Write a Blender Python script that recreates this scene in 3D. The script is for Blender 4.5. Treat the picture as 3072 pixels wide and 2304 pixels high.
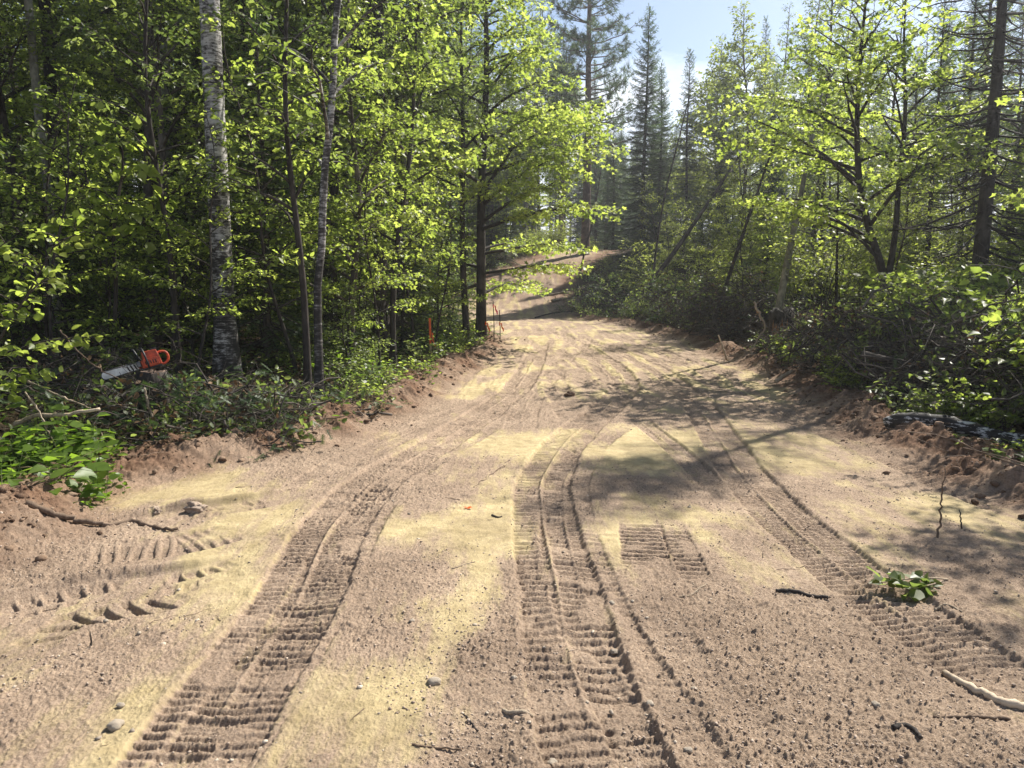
import bpy, math, random
import numpy as np
from mathutils import Vector, Matrix

for _o in list(bpy.data.objects):
    bpy.data.objects.remove(_o, do_unlink=True)
S = bpy.context.scene
COL = S.collection
R_ = math.radians

# ------------------------------------------------------------------ camera
CAM_H = 1.65
PITCH = R_(7.55)
FPX = 769.0
cd = bpy.data.cameras.new('camera')
cam = bpy.data.objects.new('camera', cd)
COL.objects.link(cam)
cam.location = (0, 0, CAM_H)
cam.rotation_euler = (math.pi / 2 - PITCH, 0, 0)
cd.sensor_fit = 'HORIZONTAL'
cd.sensor_width = 36.0
cd.lens = FPX / 1024 * 36.0
cd.clip_start = 0.05
cd.clip_end = 3000
S.camera = cam

# ------------------------------------------------------------------ sky, sun, exposure
SUN_AZ, SUN_EL = R_(46), R_(46)      # azimuth to the right of the view direction (+Y)
w = bpy.data.worlds.new('World')
S.world = w
w.use_nodes = True
nt = w.node_tree
for n in list(nt.nodes):
    nt.nodes.remove(n)
wo = nt.nodes.new('ShaderNodeOutputWorld')
bg = nt.nodes.new('ShaderNodeBackground')
sky = nt.nodes.new('ShaderNodeTexSky')
sky.sky_type = 'NISHITA'
sky.sun_disc = False
sky.sun_elevation = SUN_EL
sky.sun_rotation = SUN_AZ
sky.altitude = 300
sky.air_density = 1.0
sky.dust_density = 1.2
tc = nt.nodes.new('ShaderNodeTexCoord')
mp = nt.nodes.new('ShaderNodeMapping')
mp.inputs['Scale'].default_value = (1.5, 1.5, 4.5)
cn = nt.nodes.new('ShaderNodeTexNoise')
cn.inputs['Scale'].default_value = 1.7
cn.inputs['Detail'].default_value = 7
cn.inputs['Roughness'].default_value = 0.55
sx = nt.nodes.new('ShaderNodeSeparateXYZ')
hz = nt.nodes.new('ShaderNodeMapRange')
hz.inputs['From Min'].default_value = 0.05
hz.inputs['From Max'].default_value = 0.33
hz.inputs['To Min'].default_value = 0.30
hz.inputs['To Max'].default_value = -0.20
ad = nt.nodes.new('ShaderNodeMath')
ad.operation = 'ADD'
cr = nt.nodes.new('ShaderNodeValToRGB')
cr.color_ramp.elements[0].position = 0.46
cr.color_ramp.elements[1].position = 0.68
mx = nt.nodes.new('ShaderNodeMix')
mx.data_type = 'RGBA'
mx.inputs['B'].default_value = (11.0, 11.3, 12.0, 1)
L = nt.links.new
L(tc.outputs['Generated'], mp.inputs['Vector'])
L(mp.outputs['Vector'], cn.inputs['Vector'])
L(tc.outputs['Generated'], sx.inputs[0])
L(sx.outputs['Z'], hz.inputs['Value'])
L(cn.outputs['Fac'], ad.inputs[0])
L(hz.outputs['Result'], ad.inputs[1])
L(ad.outputs[0], cr.inputs['Fac'])
L(cr.outputs['Color'], mx.inputs['Factor'])
L(sky.outputs['Color'], mx.inputs['A'])
L(mx.outputs['Result'], bg.inputs['Color'])
bg.inputs['Strength'].default_value = 0.07
L(bg.outputs[0], wo.inputs[0])

sun_dir = Vector((math.sin(SUN_AZ) * math.cos(SUN_EL), math.cos(SUN_AZ) * math.cos(SUN_EL), math.sin(SUN_EL)))
sd = bpy.data.lights.new('sun', 'SUN')
sd.energy = 5.0
sd.angle = R_(0.53)
sd.color = (1.0, 0.95, 0.86)
sun = bpy.data.objects.new('sun', sd)
COL.objects.link(sun)
sun.rotation_euler = (-sun_dir).to_track_quat('-Z', 'Y').to_euler()
sun.location = sun_dir * 60

S.view_settings.view_transform = 'Standard'
S.view_settings.look = 'None'
S.view_settings.exposure = 1.06
S.view_settings.gamma = 1
S.view_settings.use_curve_mapping = False
S.render.engine = 'CYCLES'
S.cycles.use_denoising = True
S.cycles.max_bounces = 6
S.cycles.diffuse_bounces = 4
S.cycles.glossy_bounces = 2
S.cycles.transmission_bounces = 4
S.cycles.caustics_reflective = False
S.cycles.caustics_refractive = False
S.cycles.sample_clamp_indirect = 6

# ------------------------------------------------------------------ helpers
rng = np.random.default_rng(7)


def nrm(a):
    return a / np.maximum(np.linalg.norm(a, axis=-1, keepdims=True), 1e-9)


GRAD = np.stack([np.cos(np.arange(256) * 2 * np.pi / 256), np.sin(np.arange(256) * 2 * np.pi / 256)], 1)


def perlin(x, y, seed=0):
    x = np.asarray(x, float); y = np.asarray(y, float)
    xi = np.floor(x); yi = np.floor(y)
    fx = x - xi; fy = y - yi
    xi = xi.astype(np.int64); yi = yi.astype(np.int64)
    u = fx * fx * fx * (fx * (fx * 6 - 15) + 10)
    v = fy * fy * fy * (fy * (fy * 6 - 15) + 10)

    def g(ix, iy, dx, dy):
        h = (ix * 374761393 + iy * 668265263 + seed * 974711) & 0xFFFFFFFF
        h = ((h ^ (h >> 13)) * 1274126177) & 0xFFFFFFFF
        h = (h ^ (h >> 16)) & 255
        gr = GRAD[h]
        return gr[..., 0] * dx + gr[..., 1] * dy
    a = g(xi, yi, fx, fy); b = g(xi + 1, yi, fx - 1, fy)
    c = g(xi, yi + 1, fx, fy - 1); d = g(xi + 1, yi + 1, fx - 1, fy - 1)
    ab = a + u * (b - a); cd_ = c + u * (d - c)
    return (ab + v * (cd_ - ab)) * 1.5


def sstep(a, b, x):
    t = np.clip((x - a) / (b - a), 0, 1)
    return t * t * (3 - 2 * t)


# ------------------------------------------------------------------ terrain (analytic)
XL = np.array([(-30, -3.6), (3, -3.5), (4.5, -3.3), (6.1, -3.35), (7.0, -2.7), (7.8, -2.15), (9.8, -1.6), (15.3, -1.0), (20, -0.5),
               (23, -0.9), (28, -2.6), (33, -3.4), (37, -2.6), (41, 0.0), (47, 3.6), (60, 4.5), (90, 6)], float)
XR = np.array([(-30, 4.6), (4, 4.2), (5.8, 3.95), (7.6, 3.85), (10, 4.2), (13.6, 4.9), (20, 4.9), (26, 4.3), (31, 3.1), (36, 2.2),
               (40, 3.2), (47, 6.4), (60, 8), (90, 9)], float)


def xl(y):
    return np.interp(y, XL[:, 0], XL[:, 1])


def xr(y):
    return np.interp(y, XR[:, 0], XR[:, 1])


def edge_dist(x, y):
    """signed distance inside the road (positive inside, metres sideways), edges wobble"""
    wob = 0.22 * perlin(y * 0.9, x * 0 + 3.3, 5) + 0.12 * perlin(y * 2.7, x * 0 + 1.3, 6)
    e = np.minimum(x - (xl(y) + wob), (xr(y) - wob) - x)
    return np.where(y > 70, -1.0, e)


def base_z(x, y):
    x = np.asarray(x, float); y = np.asarray(y, float)
    prof = 0.2 * sstep(14, 31, y) + 3.4 * sstep(30, 48, y) + 0.012 * np.clip(y - 48, 0, 300)
    dl = xl(y) - x
    dr = x - xr(y)
    left = 0.28 * sstep(0.1, 2.2, dl) * (0.4 + 0.6 * sstep(3, 9, y))
    amp = np.interp(y, [0, 4, 6, 10, 26, 34, 48], [0.25, 0.3, 0.45, 0.85, 0.85, 0.5, 0.2])
    right = amp * sstep(0.15, 2.6, dr)
    fade = 1 - sstep(25, 60, np.abs(x))
    n = 0.12 * perlin(x * 0.13, y * 0.13, 1) + 0.05 * perlin(x * 0.4, y * 0.4, 2)
    return prof + (left + right) * fade + n * 0.8 * sstep(0, 1.5, np.maximum(dl, dr)) + 0.03 * perlin(x * 0.35, y * 0.35, 9)


CP, SP = math.cos(PITCH), math.sin(PITCH)


def pixdir(px, py):
    a = (px - 512) / FPX
    b = (384 - py) / FPX
    return np.array([a, CP + b * SP, -SP + b * CP])


def gp(px, py):
    """the ground point seen at a pixel of the 1024 x 768 photograph"""
    d = pixdir(px, py)
    t = 1.0
    while t < 160:
        p = d * t
        if CAM_H + p[2] <= float(base_z(p[0], p[1])):
            lo, hi = t - 0.25, t
            for _ in range(24):
                m = (lo + hi) / 2
                p = d * m
                if CAM_H + p[2] <= float(base_z(p[0], p[1])):
                    hi = m
                else:
                    lo = m
            p = d * hi
            return np.array([p[0], p[1], CAM_H + p[2]])
        t += 0.25 if t < 30 else 0.5
    p = d * 120
    return np.array([p[0], p[1], float(base_z(p[0], p[1]))])


def dp(px, py, y):
    """the point at forward distance y seen at a pixel"""
    d = pixdir(px, py)
    p = d * (y / d[1])
    return np.array([p[0], p[1], CAM_H + p[2]])


def proj(x, y, z):
    z = z - CAM_H
    dep = y * CP - z * SP
    return 512 + FPX * x / dep, 384 - FPX * (y * SP + z * CP) / dep


def catmull(pts, step=0.06):
    pts = np.asarray(pts, float)
    P = np.vstack([2 * pts[0] - pts[1], pts, 2 * pts[-1] - pts[-2]])
    out = []
    for i in range(1, len(P) - 2):
        n = max(2, int(np.linalg.norm(P[i + 1] - P[i]) / step))
        t = np.linspace(0, 1, n, endpoint=False)[:, None]
        out.append(0.5 * (2 * P[i] + (P[i + 1] - P[i - 1]) * t + (2 * P[i - 1] - 5 * P[i] + 4 * P[i + 1] - P[i + 2]) * t ** 2
                          + (-P[i - 1] + 3 * P[i] - 3 * P[i + 1] + P[i + 2]) * t ** 3))
    out.append(P[-2][None])
    return np.vstack(out)


# tracks of the machines, traced on the ground: (points in the photograph, half width, kind, depth)
TR = []


def track(pix, hw, kind='rubber', depth=0.03, wear=0.25):
    q = np.array([gp(*p)[:2] for p in pix])
    TR.append((catmull(q, 0.25), hw, kind, depth, wear))


track([(160, 790), (197, 740), (245, 675), (296, 598), (331, 532), (362, 494), (402, 464), (444, 440), (490, 408), (516, 388), (532, 365), (540, 340)],
      0.24, 'rubber', 0.034, 0.12)
track([(620, 800), (596, 735), (578, 670), (562, 605), (551, 545), (545, 508), (546, 478), (562, 448), (588, 422), (612, 402), (626, 385), (612, 365), (580, 345), (550, 328)],
      0.23, 'rubber', 0.036, 0.10)
track([(182, 790), (222, 735), (272, 668), (318, 600), (350, 535), (380, 494), (424, 462), (470, 436), (520, 408)], 0.2, 'rubber', 0.022, 0.45)
track([(690, 790), (652, 720), (612, 650), (588, 600), (574, 550), (566, 505), (572, 470), (596, 440), (640, 412), (660, 395)], 0.2, 'rubber', 0.022, 0.42)
track([(1010, 690), (926, 628), (872, 590), (812, 542), (768, 500), (735, 460), (712, 425), (692, 398), (662, 372), (622, 352), (575, 336)],
      0.22, 'rubber', 0.034, 0.12)
track([(1020, 512), (960, 488), (905, 463), (850, 440), (800, 420), (745, 392), (700, 368), (655, 349), (610, 335)], 0.22, 'rubber', 0.035, 0.3)
track([(715, 488), (690, 462), (664, 440), (640, 420)], 0.12, 'rubber', 0.028, 0.1)
track([(645, 570), (644, 548), (640, 520)], 0.15, 'bars', 0.034, 0.0)
track([(698, 585), (684, 552), (672, 526)], 0.09, 'bars', 0.03, 0.0)
track([(300, 490), (345, 462), (400, 436), (450, 415), (500, 396), (540, 372)], 0.19, 'rubber', 0.02, 0.35)
track([(520, 430), (525, 408), (535, 392), (556, 372)], 0.2, 'rubber', 0.022, 0.4)
track([(120, 526), (170, 516), (215, 510), (265, 502), (310, 490)], 0.15, 'tyre', 0.06, 0.25)
track([(-30, 622), (40, 604), (100, 592), (160, 584), (210, 575), (255, 562)], 0.19, 'tyre', 0.066, 0.25)
track([(20, 655), (70, 622), (140, 608), (195, 597)], 0.1, 'lugs', 0.03, 0.1)
track([(60, 560), (120, 552), (180, 545), (240, 530)], 0.2, 'rubber', 0.022, 0.3)
track([(760, 760), (690, 690), (640, 620), (610, 560)], 0.21, 'rubber', 0.014, 0.55)
track([(450, 800), (462, 740), (478, 690), (480, 640)], 0.2, 'rubber', 0.008, 0.6)


track([(572, 425), (530, 462), (490, 530), (440, 600), (392, 680), (345, 790)], 0.33, 'smooth', 0.0, 0.35)
track([(840, 478), (905, 498), (980, 525)], 0.32, 'smooth', 0.0, 0.3)
track([(600, 492), (670, 505), (750, 545)], 0.3, 'smooth', 0.0, 0.4)
track([(880, 640), (890, 690), (930, 745)], 0.2, 'smooth', 0.0, 0.6)
track([(455, 378), (505, 356), (550, 340), (600, 326)], 0.2, 'rubber', 0.024, 0.3)
track([(650, 405), (606, 376), (566, 356), (532, 341)], 0.2, 'rubber', 0.024, 0.3)
track([(730, 388), (664, 362), (604, 345), (556, 332)], 0.2, 'rubber', 0.022, 0.3)
track([(500, 424), (556, 392), (618, 370), (690, 358)], 0.2, 'rubber', 0.02, 0.4)
track([(575, 420), (560, 395), (555, 372), (575, 350), (600, 336)], 0.2, 'rubber', 0.02, 0.4)
track([(330, 470), (400, 446), (470, 420), (530, 395), (575, 372)], 0.12, 'rubber', 0.018, 0.4)


def poly_nearest(px, py, line):
    best = np.full(px.shape, 1e9); ss = np.zeros(px.shape); sg = np.zeros(px.shape)
    acc = 0.0
    for a, b in zip(line[:-1], line[1:]):
        d = b - a
        ln = math.hypot(*d)
        if ln < 1e-6:
            continue
        d = d / ln
        rx = px - a[0]; ry = py - a[1]
        t = np.clip(rx * d[0] + ry * d[1], 0, ln)
        qx = rx - d[0] * t; qy = ry - d[1] * t
        dist = np.hypot(qx, qy)
        m = dist < best
        best = np.where(m, dist, best)
        ss = np.where(m, acc + t, ss)
        sg = np.where(m, np.sign(d[0] * ry - d[1] * rx), sg)
        acc += ln
    return best, ss, sg, acc


def ground_detail(x, y):
    """height detail, looseness, damp-soil and forest-floor masks at points"""
    x = np.asarray(x, float); y = np.asarray(y, float)
    e = edge_dist(x, y)
    forest = 1 - sstep(-0.75, -0.25, e)
    r = np.hypot(x, y)
    n1 = perlin(x * 0.45, y * 0.45, 11)
    n2 = perlin(x * 1.3, y * 1.1, 12)
    loose = np.clip(0.72 + 0.85 * n1 + 0.5 * n2 + 0.30 * sstep(5.0, 2.2, y) - 0.12, 0, 1)
    loose = np.maximum(loose, 1 - sstep(0.0, 0.9, e))
    damp = (1 - sstep(0.0, 0.75, e)) * (0.85 + 0.7 * perlin(x * 2.1, y * 2.1, 14))
    # hill: scraped soil
    hill = sstep(30, 36, y) * sstep(0, 0.5, e)
    loose = np.maximum(loose, 0.75 * hill)
    # berm of pushed soil along the edges
    berm = np.exp(-((e + 0.12) / 0.34) ** 2) * (0.10 + 0.16 * np.clip(perlin(x * 1.1, y * 1.1, 15) + 0.35, 0, 1)) * sstep(36, 27, y)
    z = berm
    # tracks
    lg = np.zeros_like(x)
    for line, hw, kind, depth, wear in TR:
        pad = hw * 2.2
        m = (x > line[:, 0].min() - pad) & (x < line[:, 0].max() + pad) & (y > line[:, 1].min() - pad) & (y < line[:, 1].max() + pad)
        idx = np.nonzero(m)[0]
        if len(idx) == 0:
            continue
        X = x[idx]; Y = y[idx]
        dist, s, sg, tot = poly_nearest(X, Y, line)
        near = dist < hw * 2.0
        idx = idx[near]; X = X[near]; Y = Y[near]; dist = dist[near]; s = s[near]; sg = sg[near]
        endf = sstep(-0.02, 0.25, s) * sstep(-0.02, 0.25, tot - s) * sstep(0.02, 0.12, s + 0.12)
        u = dist / hw * sg + .10 * perlin(s * .9, s * 0 + 7.7, 55)
        au = np.abs(u)
        wn = perlin(s * 1.3, u * 0.9 + 4.1, 21 + len(line))
        w_ = np.clip(1 - wear * 2.2 * np.clip(wn + 0.55, 0, 1), 0, 1) * endf
        inside = 1 - sstep(0.93, 1.05, au + 0.05 * perlin(X * 9, Y * 9, 22))
        edge = np.exp(-((au - 1.12) / 0.13) ** 2)
        jit = 0.012 * perlin(X * 6, Y * 6, 23) + .02 * perlin(s * 1.7, s * 0 + 2.2, 29)
        if kind == 'rubber':
            ctr = np.exp(-((u - 0.05 - .05 * perlin(s * 1.1, s * 0, 28)) / 0.052) ** 2) * sstep(-.25, .25, perlin(s * .8, s * 0 + .5, 27) + .12)
            ph = (s + jit + 0.012 * np.abs(u)) / (.06 if wear == .12 else .08)
            lug = sstep(-0.75, 0.1, np.sin(2 * np.pi * ph))
            brk = sstep(-0.42, 0.0, perlin(X * 3.4, Y * 4.4, 24) + .25 * perlin(X * 9, Y * 12, 54) + 0.12)
            dz = inside * (-depth * 0.55 - depth * 0.80 * lug * brk * (.62 + .38 * sstep(2.8, 4.6, Y))) * (1 - 0.9 * ctr) + inside * ctr * depth * 0.05
            dz = dz + edge * depth * 0.22 * (0.6 + 0.8 * perlin(X * 4, Y * 4, 25))
            sm = inside * (0.85 - 0.3 * ctr)
        elif kind == 'tyre':
            ph = (s + jit * .6 + 0.03 * au + (u > 0) * .06) / 0.10
            ph = ph + .10 * perlin(X * 8, Y * 8, 49)
            fr = ph - np.floor(ph)
            pit = sstep(.02, .10, fr) * sstep(.80, .70, fr) * sstep(.10, .2, au) * sstep(.86, .74, au) * sstep(-.25, .15, perlin(X * 2.6, Y * 2.6, 47) + .04)
            dz = inside * (-depth * .42 - depth * .42 * pit)
            far = np.exp(-((u - 1.18 - .12 * perlin(s * 2.2, s * 0, 48)) / 0.2) ** 2)
            dz = dz + far * depth * 1.15 * (0.75 + 0.6 * perlin(X * 3, Y * 3, 26))
            sm = inside * (.5 + .4 * pit)
        elif kind == 'smooth':
            inside = 1 - sstep(.35, 1.15, au + .35 * perlin(X * 3.2, Y * 2.2, 56))
            loose[idx] = loose[idx] * (1 - .92 * inside * w_)
            continue
        elif kind == 'bars':
            lug = sstep(-0.3, 0.4, np.sin(2 * np.pi * (s + jit * .6) / 0.075))
            dz = inside * (-depth * 0.25 - depth * lug * sstep(-.5, 0, perlin(X * 4, Y * 5, 24) + .1))
            sm = inside * 0.9
        else:
            ph = (s + jit) / 0.12
            lug = sstep(0.0, 0.5, np.sin(2 * np.pi * ph + 3.0 * u))
            dz = inside * (-depth * 0.4 - depth * lug)
            sm = inside * 0.5
        z[idx] += dz * w_
        loose[idx] = np.clip(loose[idx] * (1 - 0.7 * inside * w_) + 0.72 * np.clip(sm, -0.4, 1) * w_ * inside, 0, 1)
        lg[idx] = np.maximum(lg[idx], inside * w_)
    # clods and grain
    def clump(f, sd_):
        a = perlin(x * f, y * f, sd_)
        return np.clip(a + 0.05, 0, 1) ** 1.3
    near = sstep(26, 10, r)
    am = (0.30 + 0.95 * loose ** 1.3) * (1 - 0.35 * lg)
    z = z + near * am * (0.015 * clump(7, 31) + 0.006 * clump(16, 32) + 0.012 * clump(34, 33) + 0.013 * clump(75, 34) + .006 * clump(130, 57))
    z = z + near * 0.004 * perlin(x * 3.1, y * 9, 35) * (1 - lg)
    z = z + 0.05 * near * np.clip(1 - sstep(-0.1, 0.55, e), 0, 1) * (clump(4, 36) + 0.6 * clump(11, 37)) * 2.0
    strk = perlin(x * 4.5 + .6 * perlin(y * .3, x * 0, 45), y * .45, 44)
    farm = sstep(9, 13, y) * sstep(.1, .6, e)
    z = z + farm * (.012 * strk + .010 * perlin(x * 13 + 1.5 * strk, y * 2.6, 50) + .012 * perlin(x * 7, y * 5, 51))
    loose = np.clip(loose - farm * 1.1 * strk * (1 + perlin(x * 3, y * 2, 52)), 0, 1)
    damp = np.clip(damp, 0, 1) + hill * (.16 + .35 * perlin(x * 1.1 + y * .9, y * .5 - x * .6, 46))
    z = z + hill * (0.03 * perlin(x * 2.6 + y * 0.8, y * 1.6, 38) + .03 * perlin(x * 1.6 - y * 2.5, y * 4.5, 53))
    z = z + (1 - near) * 0.03 * perlin(x * 1.5, y * 1.2, 39)
    z = z + forest * 0.05 * perlin(x * 2.2, y * 2.2, 40)
    return z, loose, np.clip(damp, 0, 1), forest


def gz(x, y):
    x = np.atleast_1d(np.asarray(x, float)); y = np.atleast_1d(np.asarray(y, float))
    return base_z(x, y) + ground_detail(x, y)[0]


# ------------------------------------------------------------------ mesh building
class Acc:
    def __init__(self):
        self.V = []; self.Q = []; self.T = []; self.A = []; self.QM = []; self.TM = []; self.n = 0

    def add(self, V, Q=None, T=None, tint=None, mat=0):
        V = np.asarray(V, np.float32).reshape(-1, 3)
        if len(V) == 0:
            return
        self.V.append(V)
        self.A.append(np.full(len(V), 0.5, np.float32) if tint is None else np.broadcast_to(np.asarray(tint, np.float32), (len(V),)))
        if Q is not None and len(Q):
            Q = np.asarray(Q, np.int64).reshape(-1, 4) + self.n
            self.Q.append(Q); self.QM.append(np.full(len(Q), mat, np.int32))
        if T is not None and len(T):
            T = np.asarray(T, np.int64).reshape(-1, 3) + self.n
            self.T.append(T); self.TM.append(np.full(len(T), mat, np.int32))
        self.n += len(V)

    def mesh(self, name, mats, smooth=False):
        V = np.concatenate(self.V) if self.V else np.zeros((0, 3), np.float32)
        Q = np.concatenate(self.Q) if self.Q else np.zeros((0, 4), np.int64)
        T = np.concatenate(self.T) if self.T else np.zeros((0, 3), np.int64)
        me = bpy.data.meshes.new(name)
        me.vertices.add(len(V))
        me.vertices.foreach_set('co', V.ravel())
        me.loops.add(len(Q) * 4 + len(T) * 3)
        me.loops.foreach_set('vertex_index', np.concatenate([Q.ravel(), T.ravel()]).astype(np.int32))
        me.polygons.add(len(Q) + len(T))
        st = np.concatenate([np.arange(len(Q)) * 4, len(Q) * 4 + np.arange(len(T)) * 3]).astype(np.int32)
        me.polygons.foreach_set('loop_start', st)
        mi = np.concatenate([np.concatenate(self.QM) if self.QM else np.zeros(0, np.int32), np.concatenate(self.TM) if self.TM else np.zeros(0, np.int32)])
        me.polygons.foreach_set('material_index', mi.astype(np.int32))
        if smooth:
            me.polygons.foreach_set('use_smooth', np.ones(len(Q) + len(T), bool))
        a = me.attributes.new('tint', 'FLOAT', 'POINT')
        a.data.foreach_set('value', np.concatenate(self.A).astype(np.float32) if self.A else np.zeros(0, np.float32))
        me.update(calc_edges=True)
        me.validate()
        for m in (mats if isinstance(mats, (list, tuple)) else [mats]):
            me.materials.append(m)
        return me


def tubes(acc, P, Rr, sides=5, tint=0.5, mat=0):
    """P (N,K,3) polylines, Rr (N,K) radii -> open tubes"""
    P = np.asarray(P, float); Rr = np.asarray(Rr, float)
    if P.ndim == 2:
        P = P[None]; Rr = Rr[None]
    N, K, _ = P.shape
    if N == 0:
        return
    T = nrm(np.gradient(P, axis=1))
    d = nrm(P[:, -1] - P[:, 0])
    ref = np.eye(3)[np.argmin(np.abs(d), axis=1)]
    ref = np.repeat(ref[:, None], K, 1)
    U = nrm(np.cross(T, ref)); W = np.cross(T, U)
    a = np.arange(sides) * 2 * np.pi / sides
    V = P[:, :, None] + Rr[:, :, None, None] * (np.cos(a)[None, None, :, None] * U[:, :, None] + np.sin(a)[None, None, :, None] * W[:, :, None])
    base = (np.arange(N) * K * sides)[:, None, None]
    k = np.arange(K - 1)[None, :, None] * sides
    s = np.arange(sides)[None, None, :]
    s2 = (s + 1) % sides
    q = np.stack([base + k + s, base + k + s2, base + k + sides + s2, base + k + sides + s], -1).reshape(-1, 4)
    tt = np.asarray(tint, float)
    tv = np.repeat(tt, K * sides) if tt.ndim == 1 else float(tt)
    acc.add(V.reshape(-1, 3), Q=q, tint=tv, mat=mat)


# leaf templates: x along the leaf, y across, z along the normal
OVATE = (np.array([(0, 0, 0), (.32, .27, .07), (.68, .22, .05), (1, 0, -.08), (.68, -.22, .05), (.32, -.27, .07)]),
         np.array([(0, 3, 2, 1), (0, 5, 4, 3)]), None)
_a = np.radians([180, 128, 100, 68, 42, 22, 0, -22, -42, -68, -100, -128])
_r = np.array([.08, .42, .26, .56, .34, .34, .62, .34, .34, .56, .26, .42])
_mv = np.stack([0.42 + _r * np.cos(_a), _r * np.sin(_a) * 1.1, 0.10 * np.abs(np.sin(_a)) * _r - 0.10 * np.clip(np.cos(_a), 0, 1) * _r], 1)
MAPLE = (np.vstack([[(0.42, 0, -0.03)], _mv]), None, np.array([(0, i + 1, (i + 1) % 12 + 1) for i in range(12)]))
BROAD = (np.array([(0, 0, 0), (.18, .30, .06), (.5, .42, .08), (.82, .22, .0), (1.05, 0, -.14), (.82, -.22, .0), (.5, -.42, .08), (.18, -.30, .06), (.5, 0, -.02)]),
         np.array([(0, 8, 2, 1), (8, 4, 3, 2), (0, 7, 6, 8), (8, 6, 5, 4)]), None)


def needle_spray(n=9, ln=.42, wd=.035, flat=.35, seed=0):
    r = np.random.default_rng(seed)
    V = []; T = []
    for i in range(n):
        x0 = i / n * 0.8
        for sgn in (1, -1):
            a = R_(38 + 22 * r.random()) * sgn
            z = (r.random() - .35) * flat
            tip = np.array([x0 + ln * math.cos(a), ln * math.sin(a), z * ln])
            b = np.array([x0, 0, 0])
            p = np.array([-math.sin(a), math.cos(a), 0]) * wd
            k = len(V)
            V += [b - p, b + p, tip]
            T.append((k, k + 1, k + 2))
    k = len(V)
    V += [np.array([0, -.025, 0]), np.array([0, .025, 0]), np.array([1.15, 0, 0])]
    T.append((k, k + 1, k + 2))
    return (np.array(V), None, np.array(T))


def pine_tuft(n=26, seed=0):
    r = np.random.default_rng(seed)
    V = []; T = []
    for i in range(n):
        a = r.random() * 6.283; c = R_(15 + 65 * r.random())
        d = np.array([math.cos(c), math.sin(c) * math.cos(a), math.sin(c) * math.sin(a)])
        s = nrm(np.cross(d, r.normal(size=3))) * .03
        b = np.array([r.random() * .35, 0, 0])
        k = len(V)
        V += [b - s, b + s, b + d * (0.75 + .35 * r.random())]
        T.append((k, k + 1, k + 2))
    return (np.array(V), None, np.array(T))


SPRAY = needle_spray(7, .36, .03, .4, 1)
SPRAY_FINE = needle_spray(11, .26, .022, .3, 2)
TUFT = pine_tuft(26, 3)


def leaves(acc, tpl, P, D, size, rg, up=1.0, spread=0.55, tint=None, mat=0, nvec=None):
    P = np.asarray(P, float).reshape(-1, 3)
    N = len(P)
    if N == 0:
        return
    D = nrm(np.asarray(D, float).reshape(-1, 3))
    nn = np.array([0, 0, up]) + rg.normal(size=(N, 3)) * spread if nvec is None else nvec + rg.normal(size=(N, 3)) * spread
    B = nrm(np.cross(nn, D)); Nn = np.cross(D, B)
    size = np.broadcast_to(np.asarray(size, float), (N,))
    V0, Q0, T0 = tpl
    V = P[:, None] + size[:, None, None] * (V0[None, :, 0:1] * D[:, None] + V0[None, :, 1:2] * B[:, None] + V0[None, :, 2:3] * (rg.normal(size=(N, 1, 1)) * 1.1 + .9) * Nn[:, None])
    k = len(V0)
    off = (np.arange(N) * k)[:, None, None]
    Q = (Q0[None] + off).reshape(-1, 4) if Q0 is not None else None
    T = (T0[None] + off).reshape(-1, 3) if T0 is not None else None
    t = np.clip(.6 * rg.random(N) + .2 + .75 * perlin(P[:, 0] * 1.6 + P[:, 2] * .7, P[:, 1] * 1.6 - P[:, 2] * 1.1, 61), 0, 1) if tint is None else np.broadcast_to(tint, (N,))
    acc.add(V.reshape(-1, 3), Q=Q, T=T, tint=np.repeat(t, k), mat=mat)


# ------------------------------------------------------------------ materials
def new_mat(name):
    m = bpy.data.materials.new(name)
    m.use_nodes = True
    t = m.node_tree
    for n in list(t.nodes):
        t.nodes.remove(n)
    o = t.nodes.new('ShaderNodeOutputMaterial')
    return m, t, o


def N_(t, typ, **kw):
    n = t.nodes.new(typ)
    for k, v in kw.items():
        if k in n.inputs:
            n.inputs[k].default_value = v
        else:
            setattr(n, k, v)
    return n


def ramp(t, fac, stops):
    r = t.nodes.new('ShaderNodeValToRGB')
    el = r.color_ramp.elements
    while len(el) < len(stops):
        el.new(0.5)
    for e, (p, c) in zip(el, stops):
        e.position = p
        e.color = tuple(c) + (1,)
    t.links.new(fac, r.inputs['Fac'])
    return r.outputs['Color']


def mixc(t, fac, a, b, mode='MIX'):
    m = t.nodes.new('ShaderNodeMix')
    m.data_type = 'RGBA'
    m.blend_type = mode
    for k, v in (('Factor', fac), ('A', a), ('B', b)):
        if hasattr(v, 'links'):
            t.links.new(v, m.inputs[k])
        elif isinstance(v, (int, float)):
            m.inputs[k].default_value = v
        else:
            m.inputs[k].default_value = tuple(v) + (1,)
    return m.outputs['Result']


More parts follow.
